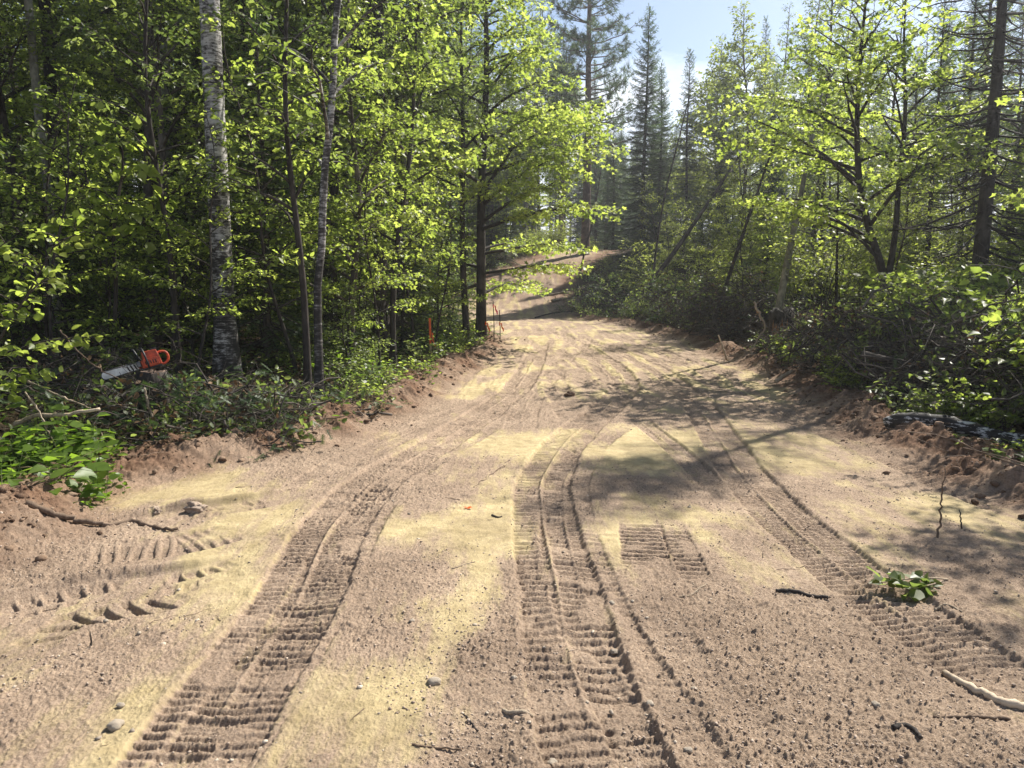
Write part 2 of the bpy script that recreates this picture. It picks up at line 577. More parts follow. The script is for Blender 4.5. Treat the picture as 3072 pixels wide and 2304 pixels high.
def leaf_mat(name, stops, trans, amount=0.45, rough=0.45, spec=0.35):
    m, t, o = new_mat(name)
    at = N_(t, 'ShaderNodeAttribute', attribute_name='tint')
    oi = t.nodes.new('ShaderNodeObjectInfo')
    ma = N_(t, 'ShaderNodeMath', operation='MULTIPLY_ADD')
    t.links.new(oi.outputs['Random'], ma.inputs[0])
    ma.inputs[1].default_value = 0.3
    sb = N_(t, 'ShaderNodeMath', operation='ADD')
    t.links.new(at.outputs['Fac'], sb.inputs[0])
    sb.inputs[1].default_value = -0.15
    t.links.new(sb.outputs[0], ma.inputs[2])
    c = ramp(t, ma.outputs[0], stops)
    p = N_(t, 'ShaderNodeBsdfPrincipled', Roughness=rough)
    p.inputs['Specular IOR Level'].default_value = spec
    t.links.new(c, p.inputs['Base Color'])
    tr = t.nodes.new('ShaderNodeBsdfTranslucent')
    c2 = mixc(t, 1.0, c, trans, 'MULTIPLY')
    t.links.new(c2, tr.inputs['Color'])
    ms = N_(t, 'ShaderNodeMixShader')
    ms.inputs[0].default_value = amount
    t.links.new(p.outputs[0], ms.inputs[1])
    t.links.new(tr.outputs[0], ms.inputs[2])
    t.links.new(ms.outputs[0], o.inputs['Surface'])
    return m


LEAF_BRIGHT = leaf_mat('leaf_spring_green', [(0.0, (.062, .086, .017)), (.5, (.106, .138, .026)), (1.0, (.160, .190, .044))], (4.6, 4.5, 3.6), .5)
LEAF_MID = leaf_mat('leaf_mid_green', [(0.0, (.036, .053, .015)), (.5, (.068, .092, .024)), (1.0, (.116, .140, .042))], (4.2, 4.2, 3.2), .42)
LEAF_DARK = leaf_mat('leaf_dark_green', [(0.0, (.022, .038, .009)), (.5, (.040, .062, .012)), (1.0, (.068, .095, .020))], (3.2, 3.4, 1.8), .36)
LEAF_HERB = leaf_mat('leaf_herb', [(0.0, (.048, .085, .014)), (.6, (.080, .130, .020)), (1.0, (.115, .170, .038))], (3.6, 3.6, 1.8), .42)
LEAF_OLIVE = leaf_mat('leaf_olive_small', [(0.0, (.060, .080, .020)), (.5, (.105, .132, .032)), (1.0, (.150, .180, .055))], (4.0, 3.8, 2.2), .5)
NEEDLE = leaf_mat('needle_dark', [(0.0, (.024, .042, .020)), (.5, (.042, .070, .032)), (1.0, (.070, .105, .046))], (3.0, 3.0, 2.2), .35, .5, .3)
NEEDLE_FIR = leaf_mat('needle_fir', [(0.0, (.025, .048, .018)), (.5, (.045, .078, .028)), (1.0, (.075, .115, .040))], (2.6, 2.6, 1.6), .28, .5, .3)
LITTER_LEAF = leaf_mat('dead_leaf', [(0.0, (.06, .035, .018)), (.5, (.13, .08, .04)), (1.0, (.24, .16, .09))], (1.8, 1.6, 1.4), .15, .7, .2)


def bark_mat(name, c0, c1, scale=6.0, stretch=0.25, bump=0.5, c2=None):
    m, t, o = new_mat(name)
    tcn = t.nodes.new('ShaderNodeTexCoord')
    mpn = t.nodes.new('ShaderNodeMapping')
    mpn.inputs['Scale'].default_value = (1, 1, stretch)
    t.links.new(tcn.outputs['Object'], mpn.inputs[0])
    n = N_(t, 'ShaderNodeTexNoise', Scale=scale * 5, Detail=6, Roughness=.65)
    t.links.new(mpn.outputs[0], n.inputs['Vector'])
    n2 = N_(t, 'ShaderNodeTexNoise', Scale=2.2, Detail=3)
    t.links.new(tcn.outputs['Object'], n2.inputs['Vector'])
    at = N_(t, 'ShaderNodeAttribute', attribute_name='tint')
    c = ramp(t, n.outputs['Fac'], [(.32, c0), (.68, c1)])
    lich = ramp(t, n2.outputs['Fac'], [(.5, (0, 0, 0)), (.72, (1, 1, 1))])
    c = mixc(t, lich, c, c2 or tuple(min(1, v * 1.6) for v in c1))
    hv = N_(t, 'ShaderNodeMath', operation='MULTIPLY_ADD')
    t.links.new(at.outputs['Fac'], hv.inputs[0]); hv.inputs[1].default_value = .9; hv.inputs[2].default_value = .55
    cc = N_(t, 'ShaderNodeVectorMath', operation='SCALE')
    t.links.new(c, cc.inputs[0]); t.links.new(hv.outputs[0], cc.inputs['Scale'])
    p = N_(t, 'ShaderNodeBsdfPrincipled', Roughness=.85)
    p.inputs['Specular IOR Level'].default_value = .2
    t.links.new(cc.outputs[0], p.inputs['Base Color'])
    b = N_(t, 'ShaderNodeBump', Strength=bump, Distance=.02)
    t.links.new(n.outputs['Fac'], b.inputs['Height'])
    t.links.new(b.outputs[0], p.inputs['Normal'])
    t.links.new(p.outputs[0], o.inputs['Surface'])
    return m


BARK = bark_mat('bark_grey_brown', (.032, .026, .022), (.10, .082, .068))
BARK_DARK = bark_mat('bark_dark', (.018, .015, .013), (.058, .048, .041))
BARK_ASPEN = bark_mat('bark_aspen', (.10, .095, .075), (.26, .25, .20), 3.5, .6, .4)
BARK_PINE = bark_mat('bark_pine', (.06, .042, .034), (.17, .12, .095))
TWIG = bark_mat('twig_grey', (.026, .021, .018), (.085, .072, .060), 8, .5, .2)
STICK = bark_mat('stick_pale', (.17, .13, .09), (.36, .29, .21), 6, .2, .4)
STICK_BARK = bark_mat('stick_bark', (.075, .05, .034), (.19, .135, .095), 6, .2, .4)


def birch_mat(name='bark_birch', sh=0.0):
    m, t, o = new_mat(name)
    tcn = t.nodes.new('ShaderNodeTexCoord')
    mp1 = t.nodes.new('ShaderNodeMapping'); mp1.inputs['Scale'].default_value = (9, 9, 34)
    t.links.new(tcn.outputs['Object'], mp1.inputs[0])
    n1 = N_(t, 'ShaderNodeTexNoise', Scale=1.0, Detail=7, Roughness=.72)
    t.links.new(mp1.outputs[0], n1.inputs['Vector'])
    mp2 = t.nodes.new('ShaderNodeMapping'); mp2.inputs['Scale'].default_value = (2.2, 2.2, 1.3)
    t.links.new(tcn.outputs['Object'], mp2.inputs[0])
    n2 = N_(t, 'ShaderNodeTexNoise', Scale=1.6, Detail=5, Roughness=.6)
    t.links.new(mp2.outputs[0], n2.inputs['Vector'])
    sep = t.nodes.new('ShaderNodeSeparateXYZ')
    t.links.new(tcn.outputs['Object'], sep.inputs[0])
    low = N_(t, 'ShaderNodeMapRange')
    low.inputs['From Min'].default_value = .2; low.inputs['From Max'].default_value = 2.6
    low.inputs['To Min'].default_value = .13; low.inputs['To Max'].default_value = 0
    t.links.new(sep.outputs['Z'], low.inputs['Value'])
    s = N_(t, 'ShaderNodeMath', operation='MULTIPLY_ADD')
    t.links.new(n2.outputs['Fac'], s.inputs[0]); s.inputs[1].default_value = .75; t.links.new(n1.outputs['Fac'], s.inputs[2])
    s2 = N_(t, 'ShaderNodeMath', operation='ADD')
    t.links.new(s.outputs[0], s2.inputs[0]); t.links.new(low.outputs[0], s2.inputs[1])
    c = ramp(t, s2.outputs[0], [(.60 - sh, (.58, .56, .53)), (.78 - sh, (.36, .345, .33)), (.87 - sh, (.09, .082, .075)), (.98 - sh, (.026, .023, .021))])
    p = N_(t, 'ShaderNodeBsdfPrincipled', Roughness=.75)
    p.inputs['Specular IOR Level'].default_value = .25
    t.links.new(c, p.inputs['Base Color'])
    b = N_(t, 'ShaderNodeBump', Strength=.5, Distance=.015)
    b.invert = True
    t.links.new(s2.outputs[0], b.inputs['Height'])
    t.links.new(b.outputs[0], p.inputs['Normal'])
    t.links.new(p.outputs[0], o.inputs['Surface'])
    return m


BIRCH = birch_mat('bark_birch', -.05)
BIRCH_LOG = birch_mat('bark_birch_log', -.3)
BIRCH_GREY = birch_mat('bark_birch_grey', .0)


def plain(name, col, rough=.5, metal=0.0, noise=.12, scale=40, spec=.4):
    m, t, o = new_mat(name)
    n = N_(t, 'ShaderNodeTexNoise', Scale=scale, Detail=4)
    tcn = t.nodes.new('ShaderNodeTexCoord'); t.links.new(tcn.outputs['Object'], n.inputs['Vector'])
    c = ramp(t, n.outputs['Fac'], [(.3, tuple(v * (1 - noise) for v in col)), (.7, tuple(min(1, v * (1 + noise)) for v in col))])
    p = N_(t, 'ShaderNodeBsdfPrincipled', Roughness=rough, Metallic=metal)
    p.inputs['Specular IOR Level'].default_value = spec
    t.links.new(c, p.inputs['Base Color'])
    t.links.new(p.outputs[0], o.inputs['Surface'])
    return m


# ------------------------------------------------------------------ ground
def ground_mat():
    m, t, o = new_mat('soil')
    tcn = t.nodes.new('ShaderNodeTexCoord')
    ob = tcn.outputs['Object']

    def noise(sc, det=4, ro=.55):
        n = N_(t, 'ShaderNodeTexNoise', Scale=sc, Detail=det, Roughness=ro)
        t.links.new(ob, n.inputs['Vector'])
        return n.outputs['Fac']
    lo = N_(t, 'ShaderNodeAttribute', attribute_name='loose').outputs['Fac']
    da = N_(t, 'ShaderNodeAttribute', attribute_name='damp').outputs['Fac']
    fo = N_(t, 'ShaderNodeAttribute', attribute_name='forest').outputs['Fac']
    fine = noise(70, 5, .7)
    mid = noise(9, 4)
    comp = ramp(t, mid, [(.35, (.355, .285, .160)), (.65, (.44, .358, .212))])
    loos = ramp(t, fine, [(.30, (.190, .138, .099)), (.50, (.320, .240, .178)), (.74, (.45, .352, .270))])
    la = N_(t, 'ShaderNodeMath', operation='MULTIPLY_ADD')
    mps = t.nodes.new('ShaderNodeMapping'); mps.inputs['Scale'].default_value = (6.5, 1.5, 3)
    t.links.new(ob, mps.inputs[0])
    ns = N_(t, 'ShaderNodeTexNoise', Scale=1.0, Detail=9, Roughness=.72); t.links.new(mps.outputs[0], ns.inputs['Vector'])
    t.links.new(ns.outputs['Fac'], la.inputs[0]); la.inputs[1].default_value = 2.4
    lb_ = N_(t, 'ShaderNodeMath', operation='ADD'); t.links.new(lo, lb_.inputs[0]); lb_.inputs[1].default_value = -1.2
    t.links.new(lb_.outputs[0], la.inputs[2])
    lo2 = ramp(t, la.outputs[0], [(.18, (0, 0, 0)), (.62, (1, 1, 1))])
    c = mixc(t, lo2, comp, loos)
    sp_ = ramp(t, noise(14, 11, .86), [(.34, (.62, .59, .56)), (.46, (.96, .96, .96)), (.62, (1.14, 1.13, 1.11))])
    c = mixc(t, 1.0, c, sp_, 'MULTIPLY')
    pt = ramp(t, noise(1.7, 5, .6), [(.35, (.84, .82, .80)), (.65, (1.14, 1.13, 1.10))])
    c = mixc(t, 1.0, c, pt, 'MULTIPLY')
    dampc = ramp(t, noise(22, 4), [(.35, (.10, .055, .034)), (.65, (.23, .14, .09))])
    c = mixc(t, da, c, dampc)
    lit = ramp(t, noise(30, 6, .7), [(.35, (.022, .017, .010)), (.55, (.06, .042, .022)), (.75, (.14, .09, .05))])
    c = mixc(t, fo, c, lit)
    p = N_(t, 'ShaderNodeBsdfPrincipled', Roughness=.95)
    p.inputs['Specular IOR Level'].default_value = .12
    t.links.new(c, p.inputs['Base Color'])
    b = N_(t, 'ShaderNodeBump', Strength=.8, Distance=.014)
    hsum = N_(t, 'ShaderNodeMath', operation='MULTIPLY')
    t.links.new(noise(120, 6, .75), hsum.inputs[0])
    am = N_(t, 'ShaderNodeMath', operation='MULTIPLY_ADD')
    t.links.new(lo, am.inputs[0]); am.inputs[1].default_value = 1.0; am.inputs[2].default_value = .45
    t.links.new(am.outputs[0], hsum.inputs[1])
    t.links.new(hsum.outputs[0], b.inputs['Height'])
    t.links.new(b.outputs[0], p.inputs['Normal'])
    t.links.new(p.outputs[0], o.inputs['Surface'])
    return m


SOIL = ground_mat()


def build_ground():
    r = [0.5, 1.0, 1.5, 1.8]
    while r[-1] < 9:
        r.append(r[-1] + 0.0040 * (r[-1] / 2.5) ** 1.5 + .001)
    while r[-1] < 60:
        r.append(r[-1] + min(0.0040 * (r[-1] / 2.5) ** 1.62, .021 if r[-1] < 19 else 9))
    while r[-1] < 320:
        r.append(r[-1] * 1.12)
    r = np.array(r)
    fine = np.linspace(-R_(37.5), R_(37.5), 1050)
    coarse = np.linspace(R_(37.5), 2 * np.pi - R_(37.5), 60)[1:-1]
    th = np.concatenate([fine, coarse])
    RR, TH = np.meshgrid(r, th, indexing='ij')
    x = (RR * np.sin(TH)).ravel(); y = (RR * np.cos(TH)).ravel()
    dz, lo, da, fo = ground_detail(x, y)
    # behind the frame's edges the sheet is coarse: leave the fine grain out there
    c = (np.abs(np.arctan2(x, y)) > R_(38)) | (RR.ravel() > 60)
    z = base_z(x, y) + np.where(c, 0, dz)
    nr, nt_ = len(r), len(th)
    i = np.arange(nr - 1)[:, None] * nt_; j = np.arange(nt_)[None]
    j2 = (j + 1) % nt_
    q = np.stack([i + j, i + nt_ + j, i + nt_ + j2, i + j2], -1).reshape(-1, 4)
    a = Acc()
    a.add(np.stack([x, y, z], 1), Q=q)
    cidx = len(x)
    a.add(np.array([[0, 0, float(base_z(0, 0))]]), T=None)
    a.T.append(np.stack([np.full(nt_, cidx), np.arange(nt_), (np.arange(nt_) + 1) % nt_], 1)); a.TM.append(np.zeros(nt_, np.int32))
    me = a.mesh('ground', SOIL, True)
    for nm, v in (('loose', lo), ('damp', da), ('forest', fo)):
        at = me.attributes.new(nm, 'FLOAT', 'POINT')
        at.data.foreach_set('value', np.append(v, 1).astype(np.float32))
    ob = bpy.data.objects.new('ground', me)
    COL.objects.link(ob)
    ob['kind'] = 'structure'
    ob['label'] = 'brown dirt road with machine track marks between forest floors'
    ob['category'] = 'ground'
    return ob


ground = build_ground()
print('ground verts', len(ground.data.vertices))


# ------------------------------------------------------------------ scene objects
def tag(o, label=None, cat=None, group=None, kind=None):
    if label:
        o['label'] = label
    if cat:
        o['category'] = cat
    if group:
        o['group'] = group
    if kind:
        o['kind'] = kind
    return o


def thing(name, label, cat, loc=(0, 0, 0), rot=(0, 0, 0), scale=1.0, group=None):
    o = bpy.data.objects.new(name, None)
    o.empty_display_size = .2
    COL.objects.link(o)
    o.location = loc
    o.rotation_euler = rot
    o.scale = (scale,) * 3 if isinstance(scale, (int, float)) else scale
    return tag(o, label, cat, group)


def part(name, me, parent):
    o = bpy.data.objects.new(name, me)
    COL.objects.link(o)
    o.parent = parent
    return o


def mesh_thing(name, me, label, cat, loc=(0, 0, 0), rot=(0, 0, 0), scale=1.0, group=None, kind=None):
    o = bpy.data.objects.new(name, me)
    COL.objects.link(o)
    o.location = loc; o.rotation_euler = rot
    o.scale = (scale,) * 3 if isinstance(scale, (int, float)) else scale
    return tag(o, label, cat, group, kind)


class Proto:
    """part meshes of one grown plant; each placing makes a thing with its own part objects"""
    def __init__(self, name, parts):
        self.name = name; self.parts = parts

    def place(self, x, y, label, cat, group=None, rot=0.0, scale=1.0, lean=(0, 0), z=None, name=None):
        zz = float(base_z(x, y)) - 0.03 if z is None else z
        r = thing(name or self.name, label, cat, (x, y, zz), (lean[0], lean[1], rot), scale, group)
        for nm, me in self.parts:
            part(nm, me, r)
        return r


def rot_about(v, ax, ang):
    """rotate vectors v about axes ax"""
    c = np.cos(ang)[..., None]; s = np.sin(ang)[..., None]
    return v * c + np.cross(ax, v) * s + ax * np.sum(ax * v, -1, keepdims=True) * (1 - c)


def trunk_line(rg, H, wob=.1, K=18, sweep=(0, 0)):
    t = np.linspace(0, 1, K)
    ph = rg.random(4) * 6.28
    x = wob * (np.sin(t * 4.2 + ph[0]) - np.sin(ph[0]) + .4 * np.sin(t * 11 + ph[1]) - .4 * np.sin(ph[1])) * (.3 + t) + sweep[0] * t ** 1.6
    y = wob * (np.sin(t * 3.7 + ph[2]) - np.sin(ph[2]) + .4 * np.sin(t * 9 + ph[3]) - .4 * np.sin(ph[3])) * (.3 + t) + sweep[1] * t ** 1.6
    return np.stack([x, y, t * H], 1), t


def broadleaf(seed, H=9, r0=.1, crown=.2, spread=2.6, nprim=26, sub=8, leaf=OVATE, lsize=.1, spacing=.075, elev=(35, 60), wob=.12,
              sweep=(0, 0), bark=None, lmat=None, droop=.35, layered=.5, shape=1.0, sides=8, taper=.85, topr=.012, extra_line=None, dead=0, keep=1.0,
              az_bias=None):
    """young broadleaf tree: tapered trunk with limbs (trunk) and leaf sprays (crown)"""
    rg = np.random.default_rng(seed)
    br = Acc(); lf = Acc()
    line, t = trunk_line(rg, H, wob, 20, sweep)
    if extra_line is not None:
        line = catmull_k(np.array(extra_line, float), 20)
    rad = r0 * (1 - t) ** taper + topr
    rad = rad * (1 + .55 * np.exp(-t * H / .22))
    line0 = line.copy(); line0[0, 2] -= .25
    tubes(br, line0, rad, sides, tint=.5)
    prim_P = []; prim_R = []; sub_P = []; sub_R = []; LP = []; LD = []
    az0 = rg.random() * 6.28
    for i in range(nprim):
        f = (i + rg.random() * .9) / nprim
        tt = crown + (1 - crown) * f ** .95
        tt = min(tt, .985)
        p0 = np.array([np.interp(tt, t, line[:, k]) for k in range(3)])
        rr = np.interp(tt, t, rad)
        az = az0 + i * 2.39996 + rg.normal() * .35
        if az_bias is not None and rg.random() < az_bias[1]:
            az = az_bias[0] + rg.normal() * .5
        prof = (math.sin(min(1, .25 + f * .95) * math.pi * .92) ** .7) * (1 - .45 * f) if shape else (1 - .6 * f)
        Lb = spread * max(.18, prof) * (.7 + .5 * rg.random())
        el = R_(elev[0] + (elev[1] - elev[0]) * f + rg.normal() * 9)
        K = 8
        s = np.linspace(0, 1, K)
        out = Lb * (s * math.cos(el))
        upz = Lb * (math.sin(el) * (s - droop * s ** 2.0))
        side = rg.normal() * .12 * Lb * s ** 2
        d = np.array([math.cos(az), math.sin(az), 0]); e = np.array([-math.sin(az), math.cos(az), 0])
        B = p0 + out[:, None] * d + side[:, None] * e + upz[:, None] * np.array([0, 0, 1]) + rg.normal(size=(K, 3)) * .018 * Lb * s[:, None]
        rb = min(rr * .55, .011 + .013 * Lb)
        prim_P.append(B); prim_R.append(rb * (1 - s) ** .8 + .0025)
        if rg.random() < dead:
            continue
        ns = max(3, int(sub * Lb / spread * 1.3 + .5))
        for j in range(ns):
            if rg.random() > keep:
                continue
            sj = .22 + .78 * (j + rg.random() * .7) / ns
            sj = min(sj, .98)
            q0 = np.array([np.interp(sj, s, B[:, k]) for k in range(3)])
            dirb = nrm(B[min(K - 1, int(sj * (K - 1)) + 1)] - B[int(sj * (K - 1))])
            sg = 1 if j % 2 else -1
            a = sg * R_(38 + 25 * rg.random())
            h = nrm(np.array([dirb[0] * math.cos(a) - dirb[1] * math.sin(a), dirb[0] * math.sin(a) + dirb[1] * math.cos(a),
                              dirb[2] * .5 + rg.normal() * .28 * (1 - layered)]))
            Ls = Lb * (.22 + .32 * (1 - sj)) * (.7 + .6 * rg.random()) + .12
            u = np.linspace(0, 1, 4)
            C = q0 + (u * Ls)[:, None] * h + (-.16 * Ls * u ** 2)[:, None] * np.array([0, 0, 1]) + rg.normal(size=(4, 3)) * .03 * Ls * u[:, None]
            sub_P.append(C); sub_R.append((.0045 + .003 * Ls) * (1 - .75 * u))
            nl = max(2, int(Ls / spacing))
            ul = (np.arange(nl) + .6 + rg.random(nl) * .5) / (nl + .3)
            ul = np.clip(ul, .1, 1.02)
            pp = np.stack([np.interp(ul, u, C[:, k]) for k in range(3)], 1)
            sgn = np.where(np.arange(nl) % 2, 1, -1)
            pe = np.array([-h[1], h[0], 0])
            dd = h * .6 + sgn[:, None] * pe * (.75 * (1 - .6 * ul))[:, None] + rg.normal(size=(nl, 3)) * .22 + np.array([0, 0, -.32])
            pp = pp + nrm(dd) * .025
            LP.append(pp); LD.append(dd)
            LP.append(pp + rg.normal(size=pp.shape) * lsize * .4); LD.append(dd + rg.normal(size=dd.shape) * .5)
            if rg.random() < .6:
                LP.append(pp + rg.normal(size=pp.shape) * lsize * .7); LD.append(dd + rg.normal(size=dd.shape) * .7)
    tubes(br, np.array(prim_P), np.array(prim_R), 5, tint=.45)
    if sub_P:
        tubes(br, np.array(sub_P), np.array(sub_R), 3, tint=.4)
    LP = np.concatenate(LP); LD = np.concatenate(LD)
    leaves(lf, leaf, LP, LD, lsize * (.38 + .82 * rg.random(len(LP))), rg, 1.0, .55)
    return br, lf


def catmull_k(pts, K):
    c = catmull(pts, .02)
    s = np.concatenate([[0], np.cumsum(np.linalg.norm(np.diff(c, axis=0), axis=1))])
    u = np.linspace(0, s[-1], K)
    return np.stack([np.interp(u, s, c[:, k]) for k in range(3)], 1)


def broadleaf_proto(name, seed, bark, lmat, **kw):
    br, lf = broadleaf(seed, **kw)
    return Proto(name, [('trunk', br.mesh('trunk', bark, True)), ('crown', lf.mesh('crown', lmat))])


def spruce(seed, H=14, r0=.13, crown=.05, spread=2.0, whorl=.3, nb=6, spray=SPRAY, ssize=.22, tw=.085, dens=1.0, dead_below=0.0, droop=.25, tip=.9, gappy=.0, wob=.06):
    rg = np.random.default_rng(seed)
    br = Acc(); nd = Acc()
    line, t = trunk_line(rg, H, wob, 16)
    rad = r0 * (1 - t) ** .9 + .008
    rad = rad * (1 + .4 * np.exp(-t * H / .25))
    line0 = line.copy(); line0[0, 2] -= .25
    tubes(br, line0, rad, 8, tint=.5)
    z = crown * H
    BP = []; BR = []; TP = []; TD = []; DP = []; DR = []
    while z < H - .15:
        f = z / H
        n = nb if f < .85 else 4
        for k in range(n):
            if rg.random() < gappy:
                continue
            az = k * 6.283 / n + rg.random() * .9
            Lb = spread * ((1 - f) ** tip + .04) * (.65 + .5 * rg.random())
            zz = z + rg.normal() * whorl * .3
            tt = np.clip(zz / H, 0, 1)
            p0 = np.array([np.interp(tt, t, line[:, i]) for i in range(3)])
            s = np.linspace(0, 1, 6)
            sl = R_(28 * f * f * 1.8 - 14 * (1 - f) + rg.normal() * 6)
            d = np.array([math.cos(az), math.sin(az), 0])
            B = p0 + (s * Lb)[:, None] * d + (Lb * (math.tan(sl) * s - droop * s + droop * 1.05 * s ** 2.4))[:, None] * np.array([0, 0, 1.])
            B = B + rg.normal(size=B.shape) * .015 * Lb * s[:, None]
            BP.append(B); BR.append((.006 + .008 * Lb) * (1 - s) ** .7 + .002)
            dead = z < dead_below * H
            nt2 = max(3, int(Lb / tw * 2 * dens * (.6 if dead else 1)))
            u = .12 + .86 * (np.arange(nt2) + rg.random(nt2)) / nt2
            pp = np.stack([np.interp(u, s, B[:, i]) for i in range(3)], 1)
            sg = np.where(np.arange(nt2) % 2, 1, -1)
            a = sg * np.radians(48 + 22 * rg.random(nt2))
            e = np.array([-d[1], d[0], 0])
            tl = (.30 * Lb * (1.05 - u) + .10) * (.6 + .7 * rg.random(nt2))
            dd = np.cos(a)[:, None] * d + np.sin(a)[:, None] * e + np.array([0, 0, -.22]) + rg.normal(size=(nt2, 3)) * .12
            dd = nrm(dd)
            if dead:
                q = np.stack([pp, pp + dd * tl[:, None] * .5 + rg.normal(size=pp.shape) * .02, pp + dd * tl[:, None] + np.array([0, 0, -.05]) + rg.normal(size=pp.shape) * .03], 1)
                DP.append(q); DR.append(np.tile([.0045, .0035, .0018], (nt2, 1)))
            else:
                TP.append(pp); TD.append(dd)
                long = tl > ssize * 1.3
                TP.append((pp + dd * ssize * .8)[long]); TD.append((dd + rg.normal(size=dd.shape) * .2)[long])
                TP.append(B[-1:]); TD.append((B[-1] - B[-2])[None])
        z += whorl * (1 - .45 * f) * (.8 + .4 * rg.random())
    tubes(br, np.array(BP), np.array(BR), 4, tint=.35)
    if DP:
        tubes(br, np.concatenate(DP), np.concatenate(DR), 3, tint=.45)
    if TP:
        TP = np.concatenate(TP); TD = np.concatenate(TD)
        leaves(nd, spray, TP, TD, ssize * (.75 + .5 * rg.random(len(TP))), rg, 1.0, .25)
        nd_top = np.array([line[-1]])
        leaves(nd, spray, np.repeat(nd_top, 5, 0) - np.array([0, 0, .12]), np.array([[0, 0, 1], [.3, 0, 1], [-.3, 0, 1], [0, .3, 1], [0, -.3, 1.]]), ssize * .8, rg, 0, 1)
    return br, nd


def spruce_proto(name, seed, bark, nmat, **kw):
    b, n = spruce(seed, **kw)
    return Proto(name, [('trunk', b.mesh('trunk', bark, True))] + ([('crown', n.mesh('crown', nmat))] if n.n else []))


def pine(seed, H=19, r0=.2, crown=.42, spread=2.6):
    rg = np.random.default_rng(seed)
    br = Acc(); nd = Acc()
    line, t = trunk_line(rg, H, .1, 16)
    rad = r0 * (1 - t) ** .8 + .015
    l0 = line.copy(); l0[0, 2] -= .3
    tubes(br, l0, rad, 10, tint=.5)
    P = []; D = []; BP = []; BR = []; SP_ = []; SR = []
    z = crown * H
    while z < H:
        f = (z / H - crown) / (1 - crown)
        for k in range(4):
            if rg.random() < .15:
                continue
            az = rg.random() * 6.28
            Lb = spread * (1.0 - .72 * f) * (.6 + .6 * rg.random())
            p0 = np.array([np.interp(z / H, t, line[:, i]) for i in range(3)])
            s = np.linspace(0, 1, 7)
            d = np.array([math.cos(az), math.sin(az), 0])
            sl = -.12 + .55 * f + rg.normal() * .1
            B = p0 + (s * Lb)[:, None] * d + (Lb * (sl * s + .28 * s ** 2.5))[:, None] * np.array([0, 0, 1.]) + rg.normal(size=(7, 3)) * .03 * Lb * s[:, None]
            BP.append(B); BR.append((.012 + .012 * Lb) * (1 - s) ** .7 + .004)
            n = int(8 * Lb / 1.4) + 4
            for j in range(n):
                u = .35 + .65 * (j + rg.random()) / n
                u = min(u, 1.0)
                q = np.array([np.interp(u, s, B[:, i]) for i in range(3)])
                a = rg.normal() * 1.0
                h = nrm(np.array([d[0] * math.cos(a) - d[1] * math.sin(a), d[0] * math.sin(a) + d[1] * math.cos(a), .35 + rg.normal() * .3]))
                ln = .18 + .35 * rg.random()
                SP_.append(np.stack([q, q + h * ln * .5, q + h * ln])); SR.append([.006, .005, .004])
                P.append(q + h * ln * .9); D.append(h)
                if rg.random() < .6:
                    P.append(q + h * ln * .55); D.append(h + rg.normal(size=3) * .5)
        z += .42 * (.7 + .6 * rg.random()) * (1 - .3 * f)
    # dead stubs below the crown
    for k in range(26):
        zz = H * (.12 + (crown - .1) * rg.random()); az = rg.random() * 6.28
        p0 = np.array([np.interp(zz / H, t, line[:, i]) for i in range(3)])
        ln = .4 + 1.1 * rg.random()
        s = np.linspace(0, 1, 7)
        d = np.array([math.cos(az), math.sin(az), -.1])
        BP.append(p0 + (s * ln)[:, None] * d + rg.normal(size=(7, 3)) * .03 * s[:, None]); BR.append(.012 * (1 - s) + .003)
    tubes(br, np.array(BP), np.array(BR), 5, tint=.4)
    tubes(br, np.array(SP_), np.array(SR), 3, tint=.4)
    P.append(line[-1]); D.append(np.array([0, 0, 1.]))
    leaves(nd, TUFT, np.array(P), np.array(D), .24 * (.8 + .5 * rg.random(len(P))), rg, 0, 1)
    return br, nd


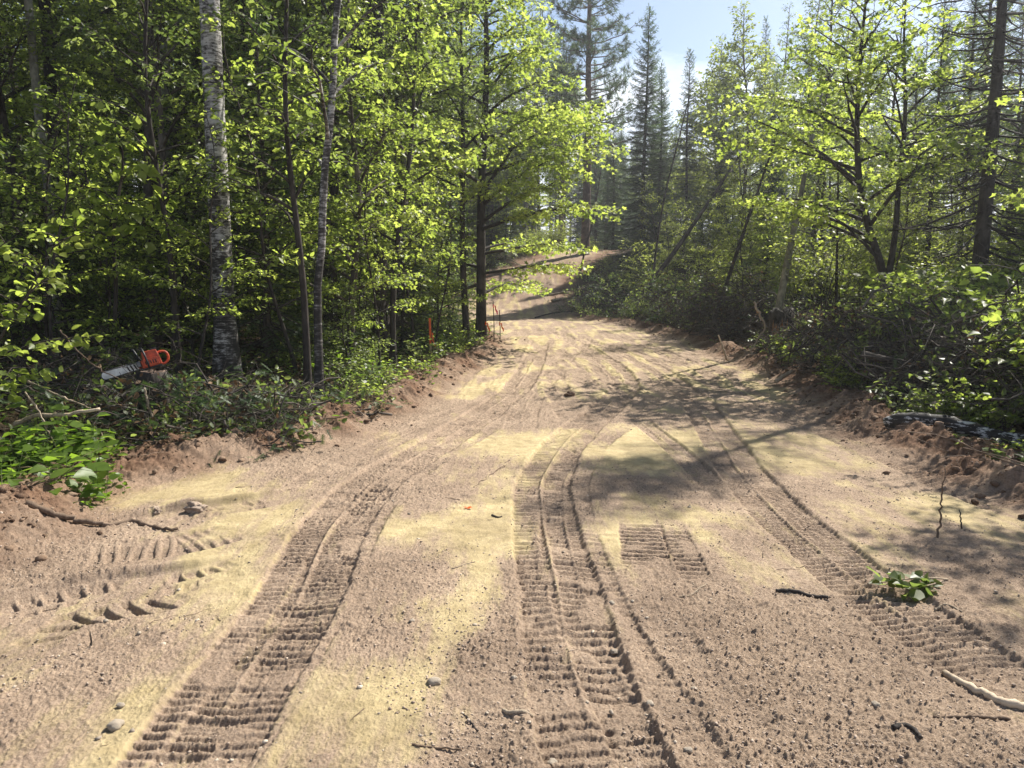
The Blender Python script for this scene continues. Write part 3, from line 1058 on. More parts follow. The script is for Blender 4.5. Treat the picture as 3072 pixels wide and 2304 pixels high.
def shrub(seed, h=1.2, w=.6, stems=14, leaf=OVATE, lsize=.08, spacing=.06, arch=.5, r=.007, twigs=5, basal=.12, K=7):
    rg = np.random.default_rng(seed)
    br = Acc(); lf = Acc()
    SPs = []; SRs = []; TPs = []; TRs = []; LP = []; LD = []
    for i in range(stems):
        az = rg.random() * 6.283
        hh = h * (.55 + .5 * rg.random()); out = w * (.3 + .9 * rg.random())
        d = np.array([math.cos(az), math.sin(az), 0])
        s = np.linspace(0, 1, K)
        b0 = np.array([rg.normal() * basal, rg.normal() * basal, -.06])
        B = b0 + (out * s ** 1.4)[:, None] * d + (hh * (s - arch * .5 * s ** 3))[:, None] * np.array([0, 0, 1.]) + rg.normal(size=(K, 3)) * .03 * s[:, None] * h
        SPs.append(B); SRs.append(r * (1 - .8 * s))
        for j in range(twigs):
            u = .25 + .75 * (j + rg.random()) / twigs
            u = min(u, .98)
            q = np.array([np.interp(u, s, B[:, k]) for k in range(3)])
            a2 = rg.random() * 6.283
            hd = nrm(np.array([math.cos(a2), math.sin(a2), .35 + .4 * rg.random()]) + d * .5)
            ln = h * .28 * (1.1 - .6 * u) * (.6 + .7 * rg.random()) + .05
            v = np.linspace(0, 1, 3)
            C = q + (v * ln)[:, None] * hd + (-.2 * ln * v ** 2)[:, None] * np.array([0, 0, 1.])
            TPs.append(C); TRs.append(r * .45 * (1 - .7 * v))
            nl = max(2, int(ln / spacing))
            ul = (np.arange(nl) + .7) / nl
            pp = np.stack([np.interp(ul, v, C[:, k]) for k in range(3)], 1)
            pe = nrm(np.cross(hd, [0, 0, 1.]))
            sg = np.where(np.arange(nl) % 2, 1, -1)
            dd = hd * .7 + sg[:, None] * pe * .8 + rg.normal(size=(nl, 3)) * .25 + np.array([0, 0, -.3])
            LP.append(pp); LD.append(dd)
    tubes(br, np.array(SPs), np.array(SRs), 4, tint=.45)
    tubes(br, np.array(TPs), np.array(TRs), 3, tint=.45)
    LP = np.concatenate(LP); LD = np.concatenate(LD)
    leaves(lf, leaf, LP, LD, lsize * (.55 + .7 * rg.random(len(LP))), rg, 1, .55)
    return br, lf


def shrub_proto(name, seed, bark, lmat, **kw):
    b, l = shrub(seed, **kw)
    return Proto(name, [('stems', b.mesh('stems', bark)), ('leaves', l.mesh('leaves', lmat))])


def herb(seed, h=.35, n=14, leaf=BROAD, lsize=.12, per=5):
    """clump of low broad-leaved plants on short stalks"""
    rg = np.random.default_rng(seed)
    br = Acc(); lf = Acc()
    P = []; Rr = []; LP = []; LD = []
    for i in range(n):
        b0 = np.array([rg.normal() * .16, rg.normal() * .16, -.04])
        az = rg.random() * 6.283
        d = np.array([math.cos(az) * .35, math.sin(az) * .35, 1])
        hh = h * (.4 + .8 * rg.random())
        s = np.linspace(0, 1, 4)
        B = b0 + (s * hh)[:, None] * d + rg.normal(size=(4, 3)) * .01
        P.append(B); Rr.append(.003 * (1 - .5 * s))
        k = rg.integers(2, per + 1)
        u = .35 + .65 * (np.arange(k) + 1) / k
        pp = np.stack([np.interp(u, s, B[:, j]) for j in range(3)], 1)
        a2 = az + np.arange(k) * 2.4
        dd = np.stack([np.cos(a2), np.sin(a2), np.full(k, .1)], 1) + rg.normal(size=(k, 3)) * .2
        LP.append(pp); LD.append(dd)
    tubes(br, np.array(P), np.array(Rr), 3)
    LP = np.concatenate(LP); LD = np.concatenate(LD)
    leaves(lf, leaf, LP, LD, lsize * (.5 + .8 * rg.random(len(LP))), rg, 1, .4)
    return br, lf


def herb_proto(name, seed, **kw):
    lm = kw.pop('lmat', LEAF_HERB)
    b, l = herb(seed, **kw)
    return Proto(name, [('stems', b.mesh('stems', STEM_GREEN)), ('leaves', l.mesh('leaves', lm))])


STEM_GREEN = plain('stem_green', (.09, .12, .035), .6)

# ------------------------------------------------------------------ grown kinds
canopy = [broadleaf_proto('aspen_tree', 100 + i, b, LEAF_MID, H=h, r0=r, crown=.33, spread=3.0, nprim=44, sub=10, lsize=.12, spacing=.085, elev=(25, 60), wob=.22, leaf=OVATE)
          for i, (b, h, r) in enumerate([(BARK_DARK, 16, .12), (BARK, 17, .14), (BARK_ASPEN, 16, .13)])]
maples = [broadleaf_proto('maple_tree', 200 + i, BARK, LEAF_BRIGHT, H=h, r0=.075, crown=.16, spread=2.5, nprim=32, sub=10, lsize=.105, spacing=.072, leaf=MAPLE,
                          elev=(22, 55), wob=.16, layered=.8, droop=.4) for i, h in enumerate([8.5, 7.5, 9.5])]
sapl = [broadleaf_proto('sapling', 300 + i, BARK_DARK, m, H=h, r0=.022, crown=.18, spread=1.25, nprim=20, sub=7, lsize=.08, spacing=.062, elev=(20, 50), wob=.15,
                        layered=.8, leaf=OVATE, topr=.004) for i, (h, m) in enumerate([(3.6, LEAF_MID), (4.4, LEAF_BRIGHT), (2.8, LEAF_MID), (5.2, LEAF_DARK)])]
thicket = [broadleaf_proto('sapling', 350 + i, TWIG, LEAF_OLIVE, H=h, r0=.024, crown=.12, spread=1.15, nprim=26, sub=8, lsize=.062, spacing=.05, elev=(30, 65), wob=.18,
                          layered=.4, leaf=OVATE, topr=.004) for i, h in enumerate([5.2, 4.2])]
spruces = [spruce_proto('spruce_tree', 400, BARK_DARK, NEEDLE, H=14, r0=.14, crown=.06, spread=2.2, dens=1.35, nb=7),
           spruce_proto('spruce_tree', 401, BARK_DARK, NEEDLE, H=14, r0=.13, crown=.25, spread=1.5, gappy=.2, dead_below=.4),
           spruce_proto('spruce_tree', 402, BARK_DARK, NEEDLE, H=10, r0=.09, crown=.08, spread=1.3, whorl=.26, nb=5)]
firs = [spruce_proto('fir_tree', 410, BARK, NEEDLE_FIR, H=3.2, r0=.03, crown=.03, spread=1.2, whorl=.2, nb=5, spray=SPRAY_FINE, ssize=.13, tw=.06, droop=.15),
        spruce_proto('fir_tree', 411, BARK, NEEDLE_FIR, H=5.5, r0=.05, crown=.05, spread=1.6, whorl=.26, nb=5, spray=SPRAY_FINE, ssize=.16, tw=.075, droop=.2)]
sh_broad = [shrub_proto('shrub', 500 + i, TWIG, m, h=h, w=.55, stems=12, leaf=OVATE, lsize=.095, spacing=.06) for i, (h, m) in
            enumerate([(1.1, LEAF_MID), (.8, LEAF_BRIGHT), (1.4, LEAF_MID)])]
sh_big = [shrub_proto('shrub', 510 + i, TWIG, LEAF_BRIGHT, h=h, w=.75, stems=15, leaf=BROAD, lsize=.12, spacing=.075, twigs=6) for i, h in enumerate([1.7, 1.4])]
sh_small = [shrub_proto('shrub', 520 + i, TWIG, LEAF_OLIVE, h=h, w=.9, stems=20, leaf=OVATE, lsize=.06, spacing=.045, twigs=9) for i, h in enumerate([2.0, 2.6, 1.5])]
herbs = [herb_proto('leafy_plant', 540, h=.36, n=16, lsize=.12), herb_proto('leafy_plant', 541, h=.24, n=20, lsize=.075, leaf=OVATE),
         herb_proto('leafy_plant', 542, h=.5, n=12, lsize=.10, leaf=OVATE, per=7)]
print('protos done')

# ------------------------------------------------------------------ named trees along the left edge
ZV = np.array([0, 0, 1.0])


def local_line(pix, y, base=None, ext=0.0):
    """a stem traced at one forward distance, relative to its foot on the ground"""
    P = np.array([dp(a, b, y) for a, b in pix])
    foot = P[0].copy()
    d0 = nrm(P[0] - P[1])
    for _ in range(200):
        if foot[2] <= float(base_z(foot[0], foot[1])) or d0[2] > -.2:
            break
        foot = foot + d0 * .03
    foot[2] = float(base_z(foot[0], foot[1]))
    Q = P - foot
    if Q[0, 2] > .02:
        Q = np.vstack([[0, 0, 0], Q])
    else:
        Q[:, 2] -= Q[0, 2]
    if ext:
        d = nrm(Q[-1] - Q[-2])
        Q = np.vstack([Q, Q[-1] + d * ext * .5, Q[-1] + d * ext + np.array([.1, .1, 0])])
    return foot, Q


def key_tree(name, label, cat, seed, foot, bark, lmat, group=None, **kw):
    br, lf = broadleaf(seed, bark=bark, lmat=lmat, **kw)
    r = thing(name, label, cat, tuple(foot), (0, 0, 0), 1.0, group)
    part('trunk', br.mesh('trunk', bark, True), r)
    part('crown', lf.mesh('crown', lmat), r)
    return r


f = gp(228, 384)
key_tree('birch_tree', 'thick white-barked birch trunk standing near the chainsaw left of the road', 'birch tree', 11, f, BIRCH, LEAF_MID,
         H=18, r0=.128, crown=.52, spread=3.4, nprim=30, sub=9, lsize=.12, spacing=.12, wob=.07, sides=20, taper=.55, topr=.02)
y0 = gp(318, 403)[1]
f, q = local_line([(318, 403), (319, 352), (317, 296), (322, 241), (323, 199), (326, 157), (332, 106), (334, 46), (338, 0)], y0, ext=4.5)
key_tree('birch_tree', 'slender crooked white birch stem right of the thick birch', 'birch tree', 12, f, BIRCH_GREY, LEAF_BRIGHT, extra_line=q, H=q[-1, 2], r0=.044,
         crown=.3, spread=1.9, nprim=20, sub=7, lsize=.10, spacing=.09, sides=10, taper=.6)
f = gp(380, 353)
key_tree('aspen_tree', 'straight dark grey trunk midway between the crooked birch and the bright maple', 'tree', 13, f, BARK_DARK, LEAF_BRIGHT, H=15, r0=.115, crown=.25,
         spread=2.8, nprim=34, sub=9, lsize=.12, spacing=.10, wob=.10, sides=12, taper=.6, leaf=MAPLE)
f = gp(393, 366)
key_tree('maple_tree', 'thin dark leaning maple in front of the straight dark trunk', 'maple tree', 14, f, BARK_DARK, LEAF_BRIGHT, H=7.5, r0=.05, crown=.2,
         spread=1.9, nprim=24, sub=7, lsize=.11, spacing=.09, wob=.12, sweep=(.5, .3), leaf=MAPLE, layered=.85)
f = dp(361, 300, 20.5); f[2] = float(base_z(f[0], f[1]))
key_tree('birch_tree', 'pale birch trunk half hidden in sunlit leaves behind the dark trunk', 'birch tree', 15, f, BIRCH, LEAF_MID, H=16, r0=.105, crown=.4, spread=2.6,
         nprim=28, sub=8, lsize=.13, spacing=.12, wob=.08, sides=12, taper=.55)
f = gp(467, 346)
key_tree('maple_tree', 'thin dark maple trunk just left of the bright roadside maple', 'maple tree', 16, f, BARK_DARK, LEAF_BRIGHT, H=10, r0=.075, crown=.3, spread=2.2,
         nprim=26, sub=8, lsize=.13, spacing=.09, wob=.13, leaf=MAPLE, layered=.85, sweep=(-.2, .4))
f = gp(481, 345)
key_tree('maple_tree', 'bright yellow-green maple reaching over the road behind the survey stakes', 'maple tree', 17, f, BARK_DARK, LEAF_BRIGHT, H=11, r0=.125, crown=.11,
         spread=3.3, nprim=48, sub=12, lsize=.12, spacing=.072, wob=.10, leaf=MAPLE, layered=.9, droop=.45, elev=(12, 50), sides=12, az_bias=(-.2, .45))
f = gp(180, 384)
key_tree('sapling', 'thin straight sapling stem left of the thick birch', 'sapling', 18, f, BARK_DARK, LEAF_MID, H=6.5, r0=.035, crown=.35, spread=1.3, nprim=18, sub=6,
         lsize=.10, spacing=.09, wob=.10, leaf=OVATE)
f = gp(308, 392)
key_tree('sapling', 'dark thin sapling stem beside the crooked birch', 'sapling', 19, f, BARK_DARK, LEAF_MID, H=7, r0=.04, crown=.28, spread=1.4, nprim=22, sub=7,
         lsize=.10, spacing=.085, wob=.09, leaf=OVATE)
f = dp(178, 250, 22); f[2] = float(base_z(f[0], f[1]))
key_tree('aspen_tree', 'grey aspen trunk rising behind the thick birch', 'aspen tree', 20, f, BARK_ASPEN, LEAF_MID, H=18, r0=.16, crown=.42, spread=2.8, nprim=30, sub=8,
         lsize=.14, spacing=.13, wob=.10, sides=12, taper=.5)
f = dp(250, 250, 25); f[2] = float(base_z(f[0], f[1]))
key_tree('aspen_tree', 'dark aspen trunk deep in the wood right of the thick birch', 'aspen tree', 21, f, BARK_DARK, LEAF_MID, H=18, r0=.15, crown=.36, spread=2.8, nprim=30, sub=8,
         lsize=.14, spacing=.13, wob=.10, sides=10, taper=.5)
f, q = local_line([(58, 330), (54, 255), (51, 208), (39, 116), (28, 0)], 14, ext=7)
key_tree('aspen_tree', 'curved grey trunk leaning left at the dark far left of the wood', 'tree', 22, f, BARK_ASPEN, LEAF_DARK, extra_line=q, H=q[-1, 2], r0=.075, crown=.5, spread=2.2,
         nprim=22, sub=7, lsize=.13, spacing=.11, sides=10, taper=.5)
f = dp(113, 352, 10.5); f[2] = float(base_z(f[0], f[1]))
key_tree('sapling', 'slim sapling with large hanging pale leaves above the chainsaw', 'sapling', 23, f, BARK_DARK, LEAF_BRIGHT, H=3.4, r0=.022, crown=.45, spread=.95, nprim=11, sub=5,
         lsize=.15, spacing=.11, wob=.14, leaf=BROAD, droop=.6)
f, q = local_line([(-40, 440), (-20, 380), (5, 330), (30, 290), (45, 262)], 6.6, ext=.3)
key_tree('hazel_bush', 'bright leafy branch arching in from the left frame edge', 'shrub', 24, f, TWIG, LEAF_BRIGHT, extra_line=q, H=q[-1, 2], r0=.016, crown=.15, spread=.72, nprim=15, sub=5,
         lsize=.080, spacing=.075, leaf=BROAD, layered=.8, topr=.003)
f, q = local_line([(-60, 470), (-50, 400), (-30, 320), (-15, 270)], 6.2, ext=.3)
key_tree('hazel_bush', 'leafy hazel stem cut by the left frame edge', 'shrub', 25, f, TWIG, LEAF_BRIGHT, extra_line=q, H=q[-1, 2], r0=.016, crown=.15, spread=.7, nprim=8, sub=5,
         lsize=.078, spacing=.075, leaf=BROAD, layered=.8, topr=.003)

# ------------------------------------------------------------------ named trees on the right
f, q = local_line([(882, 322), (885, 290), (880, 262), (871, 235), (862, 200), (858, 165), (857, 120), (860, 60), (866, 0)], 14.0, ext=.5)
mr = key_tree('maple_tree', 'forked bright maple with dark stems above the right slash pile', 'maple tree', 31, f, BARK_DARK, LEAF_BRIGHT, extra_line=q, H=q[-1, 2], r0=.075, crown=.22,
              spread=2.9, nprim=34, sub=9, lsize=.115, spacing=.085, leaf=MAPLE, layered=.9, droop=.35, elev=(20, 50), keep=.85, az_bias=(3.0, .25))
f2, q2 = local_line([(884, 292), (891, 262), (896, 225), (899, 180), (905, 120), (904, 40), (908, -40)], 14.05)
q2 = np.array([dp(a, b, 14.05) for a, b in [(884, 292), (891, 262), (896, 225), (899, 180), (905, 120), (904, 40), (906, -5)]]) - f
br, lf = broadleaf(32, H=q2[-1, 2], r0=.05, crown=.35, spread=2.3, nprim=22, sub=8, lsize=.115, spacing=.085, leaf=MAPLE, layered=.9, droop=.35, keep=.85, extra_line=q2)
part('second_stem', br.mesh('second_stem', BARK_DARK, True), mr)
part('crown', lf.mesh('crown', LEAF_BRIGHT), mr)

f = dp(977, 297, 13.0); f[2] = float(base_z(f[0], f[1]))
b, n = spruce(33, H=9.8, r0=.13, crown=.14, spread=2.0, whorl=.30, nb=6, dead_below=.8, droop=.3, tip=.5, gappy=.1, tw=.10, wob=.05)
r = thing('spruce_tree', 'tall dark spruce trunk with bare twiggy limbs near the right frame edge', 'spruce tree', tuple(f), (0, R_(1.2), 0))
part('trunk', b.mesh('trunk', BARK_DARK, True), r); part('crown', n.mesh('crown', NEEDLE), r)

f = gp(585, 254)
b, n = pine(34, H=19.5, r0=.25, crown=.30, spread=3.2)
r = thing('pine_tree', 'tall red pine with open branches beside the crest of the road', 'pine tree', tuple(f))
part('trunk', b.mesh('trunk', BARK_PINE, True), r); part('crown', n.mesh('crown', NEEDLE), r)


def top_tree(kind, px, top, y, label, cat, seed=0, rot=None):
    p = dp(px, 300, y)
    zb = float(base_z(p[0], p[1]))
    zt = dp(px, top, y)[2]
    H = zt - zb
    rgp = random.Random(seed)
    if kind == 'pine':
        b, n = pine(seed, H=H, r0=.012 * H, crown=.38, spread=1.9)
        r = thing('pine_tree', label, cat, (p[0], p[1], zb))
        part('trunk', b.mesh('trunk', BARK_PINE, True), r); part('crown', n.mesh('crown', NEEDLE_FIR), r)
        return r
    if kind == 'aspen':
        return key_tree('aspen_tree', label, cat, seed, (p[0], p[1], zb), BARK, LEAF_OLIVE, H=H, r0=.009 * H, crown=.3, spread=3.2, nprim=64, sub=12, lsize=.18, spacing=.11, wob=.15,
                        elev=(25, 65))
    i, H0 = {'wide': (0, 14), 'gappy': (1, 14), 'narrow': (2, 10)}[kind]
    return spruces[i].place(p[0], p[1], label, cat, rot=rgp.random() * 6.28, scale=H / H0)


top_tree('wide', 641, 6, 37, 'tallest pointed spruce right of the red pine, against the sky', 'spruce tree', 41)
top_tree('wide', 656, 62, 39, 'thinner spruce close behind the tallest pointed spruce', 'spruce tree', 42)
top_tree('narrow', 683, 50, 44, 'narrow pointed spruce standing alone in the gap of sky', 'spruce tree', 43)
top_tree('aspen', 741, 10, 41, 'rounded grey-green aspen crown right of the gap of sky', 'aspen tree', 44)
top_tree('wide', 717, 92, 43, 'thin spruce just left of the rounded aspen crown', 'spruce tree', 45)
top_tree('wide', 612, 118, 50, 'ragged spruce just right of the red pine trunk', 'spruce tree', 46)
for k, (px, tp, yy) in enumerate([(605, 140, 66), (622, 150, 70), (634, 132, 72), (661, 142, 66), (700, 150, 70), (594, 125, 75), (672, 125, 76), (715, 138, 74), (730, 148, 68), (650, 120, 80)]):
    top_tree('wide', px, tp, yy, 'dark full spruce filling the gap behind the crest of the road', 'spruce tree', 60 + k)['group'] = 'full spruces behind the crest'
top_tree('pine', 560, 40, 54, 'green pine behind the left of the red pine', 'pine tree', 47)
top_tree('aspen', 700, 165, 50, 'small airy aspen low in the gap of sky', 'aspen tree', 48)
top_tree('wide', 768, 70, 36, 'sparse spruce between the rounded aspen and the right maple', 'spruce tree', 49)
top_tree('aspen', 716, 48, 46, 'grey-green aspen crown left of the rounded aspen crown', 'aspen tree', 54)
top_tree('gappy', 800, 40, 30, 'dark sparse spruce behind the left half of the right maple', 'spruce tree', 50)
top_tree('gappy', 925, -20, 19, 'dark sparse spruce just right of the forked maple', 'spruce tree', 51)
top_tree('gappy', 1030, -30, 17, 'dark sparse spruce cut by the right frame edge', 'spruce tree', 52)
top_tree('gappy', 955, -40, 22, 'dark sparse spruce behind the tall bare-limbed spruce', 'spruce tree', 53)


def bare_stem(name, label, cat, pix, y, r0, bark, seed, nb=14, ext=0.0, blen=.7, sides=8):
    f, q = local_line(pix, y, ext=ext)
    rg = np.random.default_rng(seed)
    K = 14
    line = catmull_k(q, K)
    line[0, 2] -= .1
    t = np.linspace(0, 1, K)
    a = Acc()
    tubes(a, line, r0 * (1 - .75 * t) + .004, sides)
    P = []; Q = []
    for i in range(nb):
        u = .25 + .75 * rg.random()
        p = np.array([np.interp(u, t, line[:, k]) for k in range(3)])
        d = nrm(rg.normal(size=3) + np.array([0, 0, .3]))
        ln = blen * (.4 + .9 * rg.random()) * (1.1 - .5 * u)
        s = np.linspace(0, 1, 5)
        c = p + (s * ln)[:, None] * d + rg.normal(size=(5, 3)) * .05 * s[:, None] * ln
        P.append(c); Q.append(r0 * .22 * (1 - .8 * s) + .002)
        for k in range(4):
            v = .3 + .7 * rg.random()
            pp = np.array([np.interp(v, s, c[:, j]) for j in range(3)])
            d2 = nrm(d + rg.normal(size=3) * .7)
            P.append(pp + (s * ln * .4)[:, None] * d2 + rg.normal(size=(5, 3)) * .03 * s[:, None] * ln); Q.append(r0 * .10 * (1 - .8 * s) + .0015)
    if P:
        tubes(a, np.array(P), np.array(Q), 3, tint=.4)
    return mesh_thing(name, a.mesh(name, bark, True), label, cat, tuple(f))


bare_stem('dead_trunk', 'grey dead trunk leaning far right above the brush behind the bend', 'dead tree', [(655, 278), (672, 255), (700, 215), (740, 155)], 29.5, .12, BARK, 61, 12)
bare_stem('dead_trunk', 'thin dark pole leaning right over the brush pile', 'dead tree', [(727, 282), (745, 228), (765, 170), (782, 120)], 21.5, .06, BARK_DARK, 62, 10)
bare_stem('dead_trunk', 'pale grey trunk leaning slightly right behind the broken stump', 'dead tree', [(780, 302), (788, 258), (797, 215), (806, 168)], 17.6, .095, BARK_ASPEN, 63, 8, ext=2)
bare_stem('dead_trunk', 'bare crooked sapling leaning at the foot of the hill', 'dead tree', [(578, 284), (585, 250), (593, 220), (601, 170)], 33, .05, BARK, 64, 8)
bare_stem('dead_trunk', 'thin black upright stem left of the forked maple', 'dead tree', [(836, 318), (837, 250), (838, 190), (838, 150)], 17, .035, BARK_DARK, 65, 10)
bare_stem('dead_trunk', 'thin bare pole leaning right in front of the pointed spruces', 'dead tree', [(652, 282), (662, 210), (676, 150), (690, 95)], 30, .05, BARK_DARK, 66, 12)

# ------------------------------------------------------------------ the wood around
placed = [(o.location.x, o.location.y) for o in COL.objects if o.parent is None and o.type == 'EMPTY']


def scatter(n, xr0, xr1, y0_, y1_, mind, side, seed, pred=None):
    rg = random.Random(seed)
    out = []
    bx, by = 228 - 512, 14.2
    tries = 0
    while len(out) < n and tries < n * 60:
        tries += 1
        y = y0_ + (y1_ - y0_) * rg.random()
        off = xr0 + (xr1 - xr0) * rg.random() ** 1.2
        x = float(xl(y)) - off if side < 0 else float(xr(y)) + off
        if abs(x) > y * .80 + 5.5:
            continue
        if any((x - a) ** 2 + (y - b_) ** 2 < mind * mind for a, b_ in out) or any((x - a) ** 2 + (y - b_) ** 2 < (mind * .55) ** 2 for a, b_ in placed):
            continue
        if side < 0 and y < by and xr1 < 17 and abs(x - (-4.95) * y / 13.6) < .42 + .2 * (y > 11):
            continue
        if pred and not pred(x, y):
            continue
        out.append((x, y))
    placed.extend(out)
    return out, rg


CAN_L = ['dark trunk of a tall tree standing in the shaded wood left of the road', 'grey trunk of a tall tree standing in the shaded wood left of the road',
         'pale aspen trunk standing in the shaded wood left of the road']
pts, rg_ = scatter(84, 2.2, 30, 7, 58, 2.4, -1, 1, lambda x, y: y > 13 or x < -9)
for x, y in pts:
    i = rg_.choice([0, 0, 1, 2])
    canopy[i].place(x, y, CAN_L[i], 'tree', 'tall trees of the left wood', rg_.random() * 6.28, .8 + .4 * rg_.random(), (rg_.gauss(0, .025), rg_.gauss(0, .025)))
pts, rg_ = scatter(46, 1.2, 20, 13, 50, 2.0, -1, 2)
for x, y in pts:
    i = rg_.randrange(3)
    maples[i].place(x, y, 'yellow-green young maple among the trees of the left wood', 'maple tree', 'young maples of the left wood', rg_.random() * 6.28, .75 + .45 * rg_.random(),
                    (rg_.gauss(0, .04), rg_.gauss(0, .04)))
SAP_L = 'leafy sapling growing under the tall trees left of the road'
pts, rg_ = scatter(95, .9, 16, 8.5, 42, 1.15, -1, 3, lambda x, y: not (x < -2.6 and x > -5.2 and y < 9.6))
for x, y in pts:
    i = rg_.randrange(4)
    sapl[i].place(x, y, SAP_L, 'sapling', 'saplings of the left wood', rg_.random() * 6.28, .7 + .6 * rg_.random(), (rg_.gauss(0, .06), rg_.gauss(0, .06)))
pts, rg_ = scatter(60, .7, 7, 9.5, 32, .8, -1, 8, lambda x, y: not (x < -2.6 and x > -5.2 and y < 9.6))
for x, y in pts:
    i = rg_.randrange(3)
    sapl[i].place(x, y, 'bushy sapling in the sunlit edge of the wood left of the road', 'sapling', 'saplings at the edge of the left wood', rg_.random() * 6.28, .55 + .45 * rg_.random(), (rg_.gauss(0, .08), rg_.gauss(0, .08)))
pts, rg_ = scatter(54, 1.0, 18, 9.5, 45, 1.4, -1, 4)
for x, y in pts:
    firs[rg_.randrange(2)].place(x, y, 'feathery young fir in the undergrowth of the left wood', 'fir tree', 'young firs of the left wood', rg_.random() * 6.28, .6 + .7 * rg_.random())
pts, rg_ = scatter(22, 6, 30, 16, 58, 3.0, -1, 5)
for x, y in pts:
    spruces[rg_.randrange(2)].place(x, y, 'dark spruce standing deep in the left wood', 'spruce tree', 'spruces of the left wood', rg_.random() * 6.28, .8 + .4 * rg_.random())
pts, rg_ = scatter(70, .25, 4.2, 8.2, 33, .62, -1, 6, lambda x, y: not (x < -2.4 and y < 9.4))
for x, y in pts:
    sh_broad[rg_.randrange(3)].place(x, y, 'low leafy shrub crowding the left edge of the dirt road', 'shrub', 'shrubs along the left edge of the road', rg_.random() * 6.28, .5 + .6 * rg_.random())
pts, rg_ = scatter(60, .15, 1.6, 7.3, 22, .36, -1, 7)
for x, y in pts:
    herbs[rg_.choice([0, 1, 1, 2])].place(x, y, 'low green plant in the verge left of the road', 'plant', 'low plants in the left verge', rg_.random() * 6.28, .55 + .7 * rg_.random())
for k in range(26):
    rg_ = random.Random(900 + k)
    q = gp(2 + 88 * rg_.random() ** 1.2, 455 + 58 * rg_.random())
    herbs[rg_.choice([0, 1, 2])].place(q[0], q[1], 'bright green herb in the clump at the near left road edge', 'plant', 'herbs at the near left road edge', rg_.random() * 6.28, .55 + .6 * rg_.random())

# right side
pts, rg_ = scatter(22, 4.5, 28, 13, 56, 2.6, 1, 11, lambda x, y: not (590 < proj(x, y, 0)[0] < 740) and (x - float(xr(y)) > 9 or y > 24))
for x, y in pts:
    i = rg_.choice([0, 1, 2])
    canopy[i].place(x, y, 'slim tall tree in the open wood right of the road', 'tree', 'tall trees of the right wood', rg_.random() * 6.28, .62 + .25 * rg_.random(), (rg_.gauss(0, .03), rg_.gauss(0, .03)))
pts, rg_ = scatter(26, 5, 30, 15, 56, 2.4, 1, 12, lambda x, y: proj(x, y, 0)[0] > 745 and (x - float(xr(y)) > 7 or y > 22))
for x, y in pts:
    spruces[rg_.choice([1, 1, 2])].place(x, y, 'dark thin spruce in the open wood right of the road', 'spruce tree', 'spruces of the right wood', rg_.random() * 6.28, .75 + .35 * rg_.random())
pts, rg_ = scatter(12, 3.5, 16, 15, 40, 2.6, 1, 13, lambda x, y: proj(x, y, 0)[0] > 760)
for x, y in pts:
    maples[rg_.randrange(3)].place(x, y, 'young maple in the open wood right of the road', 'maple tree', 'young maples of the right wood', rg_.random() * 6.28, .6 + .4 * rg_.random())
pts, rg_ = scatter(60, 1.6, 12, 11.5, 44, 1.15, 1, 14)
for x, y in pts:
    sh_small[rg_.randrange(3)].place(x, y, 'airy small-leaved shrub in the thicket right of the road', 'shrub', 'small-leaved shrubs of the right thicket', rg_.random() * 6.28, .75 + .6 * rg_.random())
pts, rg_ = scatter(28, 1.3, 6.5, 6.3, 14, .62, 1, 15)
for x, y in pts:
    sh_broad[rg_.randrange(3)].place(x, y, 'leafy bush growing behind the slash pile on the right', 'shrub', 'leafy bushes behind the right slash pile', rg_.random() * 6.28, .7 + .6 * rg_.random())
pts, rg_ = scatter(28, .35, 1.9, 6.3, 30, .5, 1, 16)
for x, y in pts:
    sh_broad[rg_.randrange(2)].place(x, y, 'small leafy shoot among the slash along the right edge of the road', 'shrub', 'leafy shoots along the right edge', rg_.random() * 6.28, .5 + .45 * rg_.random())
# trees beside and behind the viewer's right whose shade falls on the near road
for x, y, s, k in [(7.3, 7.8, .9, 0)]:
    maples[k].place(x, y, 'maple beside the road just outside the right of the picture', 'maple tree', None, k * 2.0, s)
for x, y in [(12.5, 11.0)]:
    canopy[1].place(x, y, 'tall tree just outside the right of the picture', 'tree', None, x, .75)

spruces[0].place(10.6, 14.6, 'dense green spruce right of the tall bare-limbed spruce', 'spruce tree', None, 1.0, .6)
rg_ = random.Random(41)
for k in range(26):
    y = 7.2 + 6.5 * rg_.random(); x = float(xr(y)) + 1.3 + 2.6 * rg_.random()
    sh_big[k % 2].place(x, y, 'tall large-leaved bush rising behind the near right slash', 'shrub', 'large-leaved bushes behind the near right slash', rg_.random() * 6.28, .65 + .4 * rg_.random())
for k in range(16):
    y = 6.4 + 9 * rg_.random(); x = float(xr(y)) + .25 + .7 * rg_.random()
    sh_big[k % 2].place(x, y, 'large-leaved shoot in front of the near right slash', 'shrub', 'large-leaved shoots in front of the near right slash', rg_.random() * 6.28, .3 + .22 * rg_.random())
# trees along the left edge whose crowns shade the wood behind
for k, (x, y) in enumerate([(-3.6, 15.5), (-3.0, 18.2), (-4.6, 20.4), (-2.6, 22.3), (-5.4, 17.0), (-6.6, 14.2), (-7.6, 17.4), (-9.4, 15.0)]):
    canopy[k % 2].place(x, y, 'slim dark trunk near the left road edge between the birches and the bright maple', 'tree', 'slim dark trunks near the left road edge', k * 1.3, .68 + .03 * (k % 4))
    placed.append((x, y))
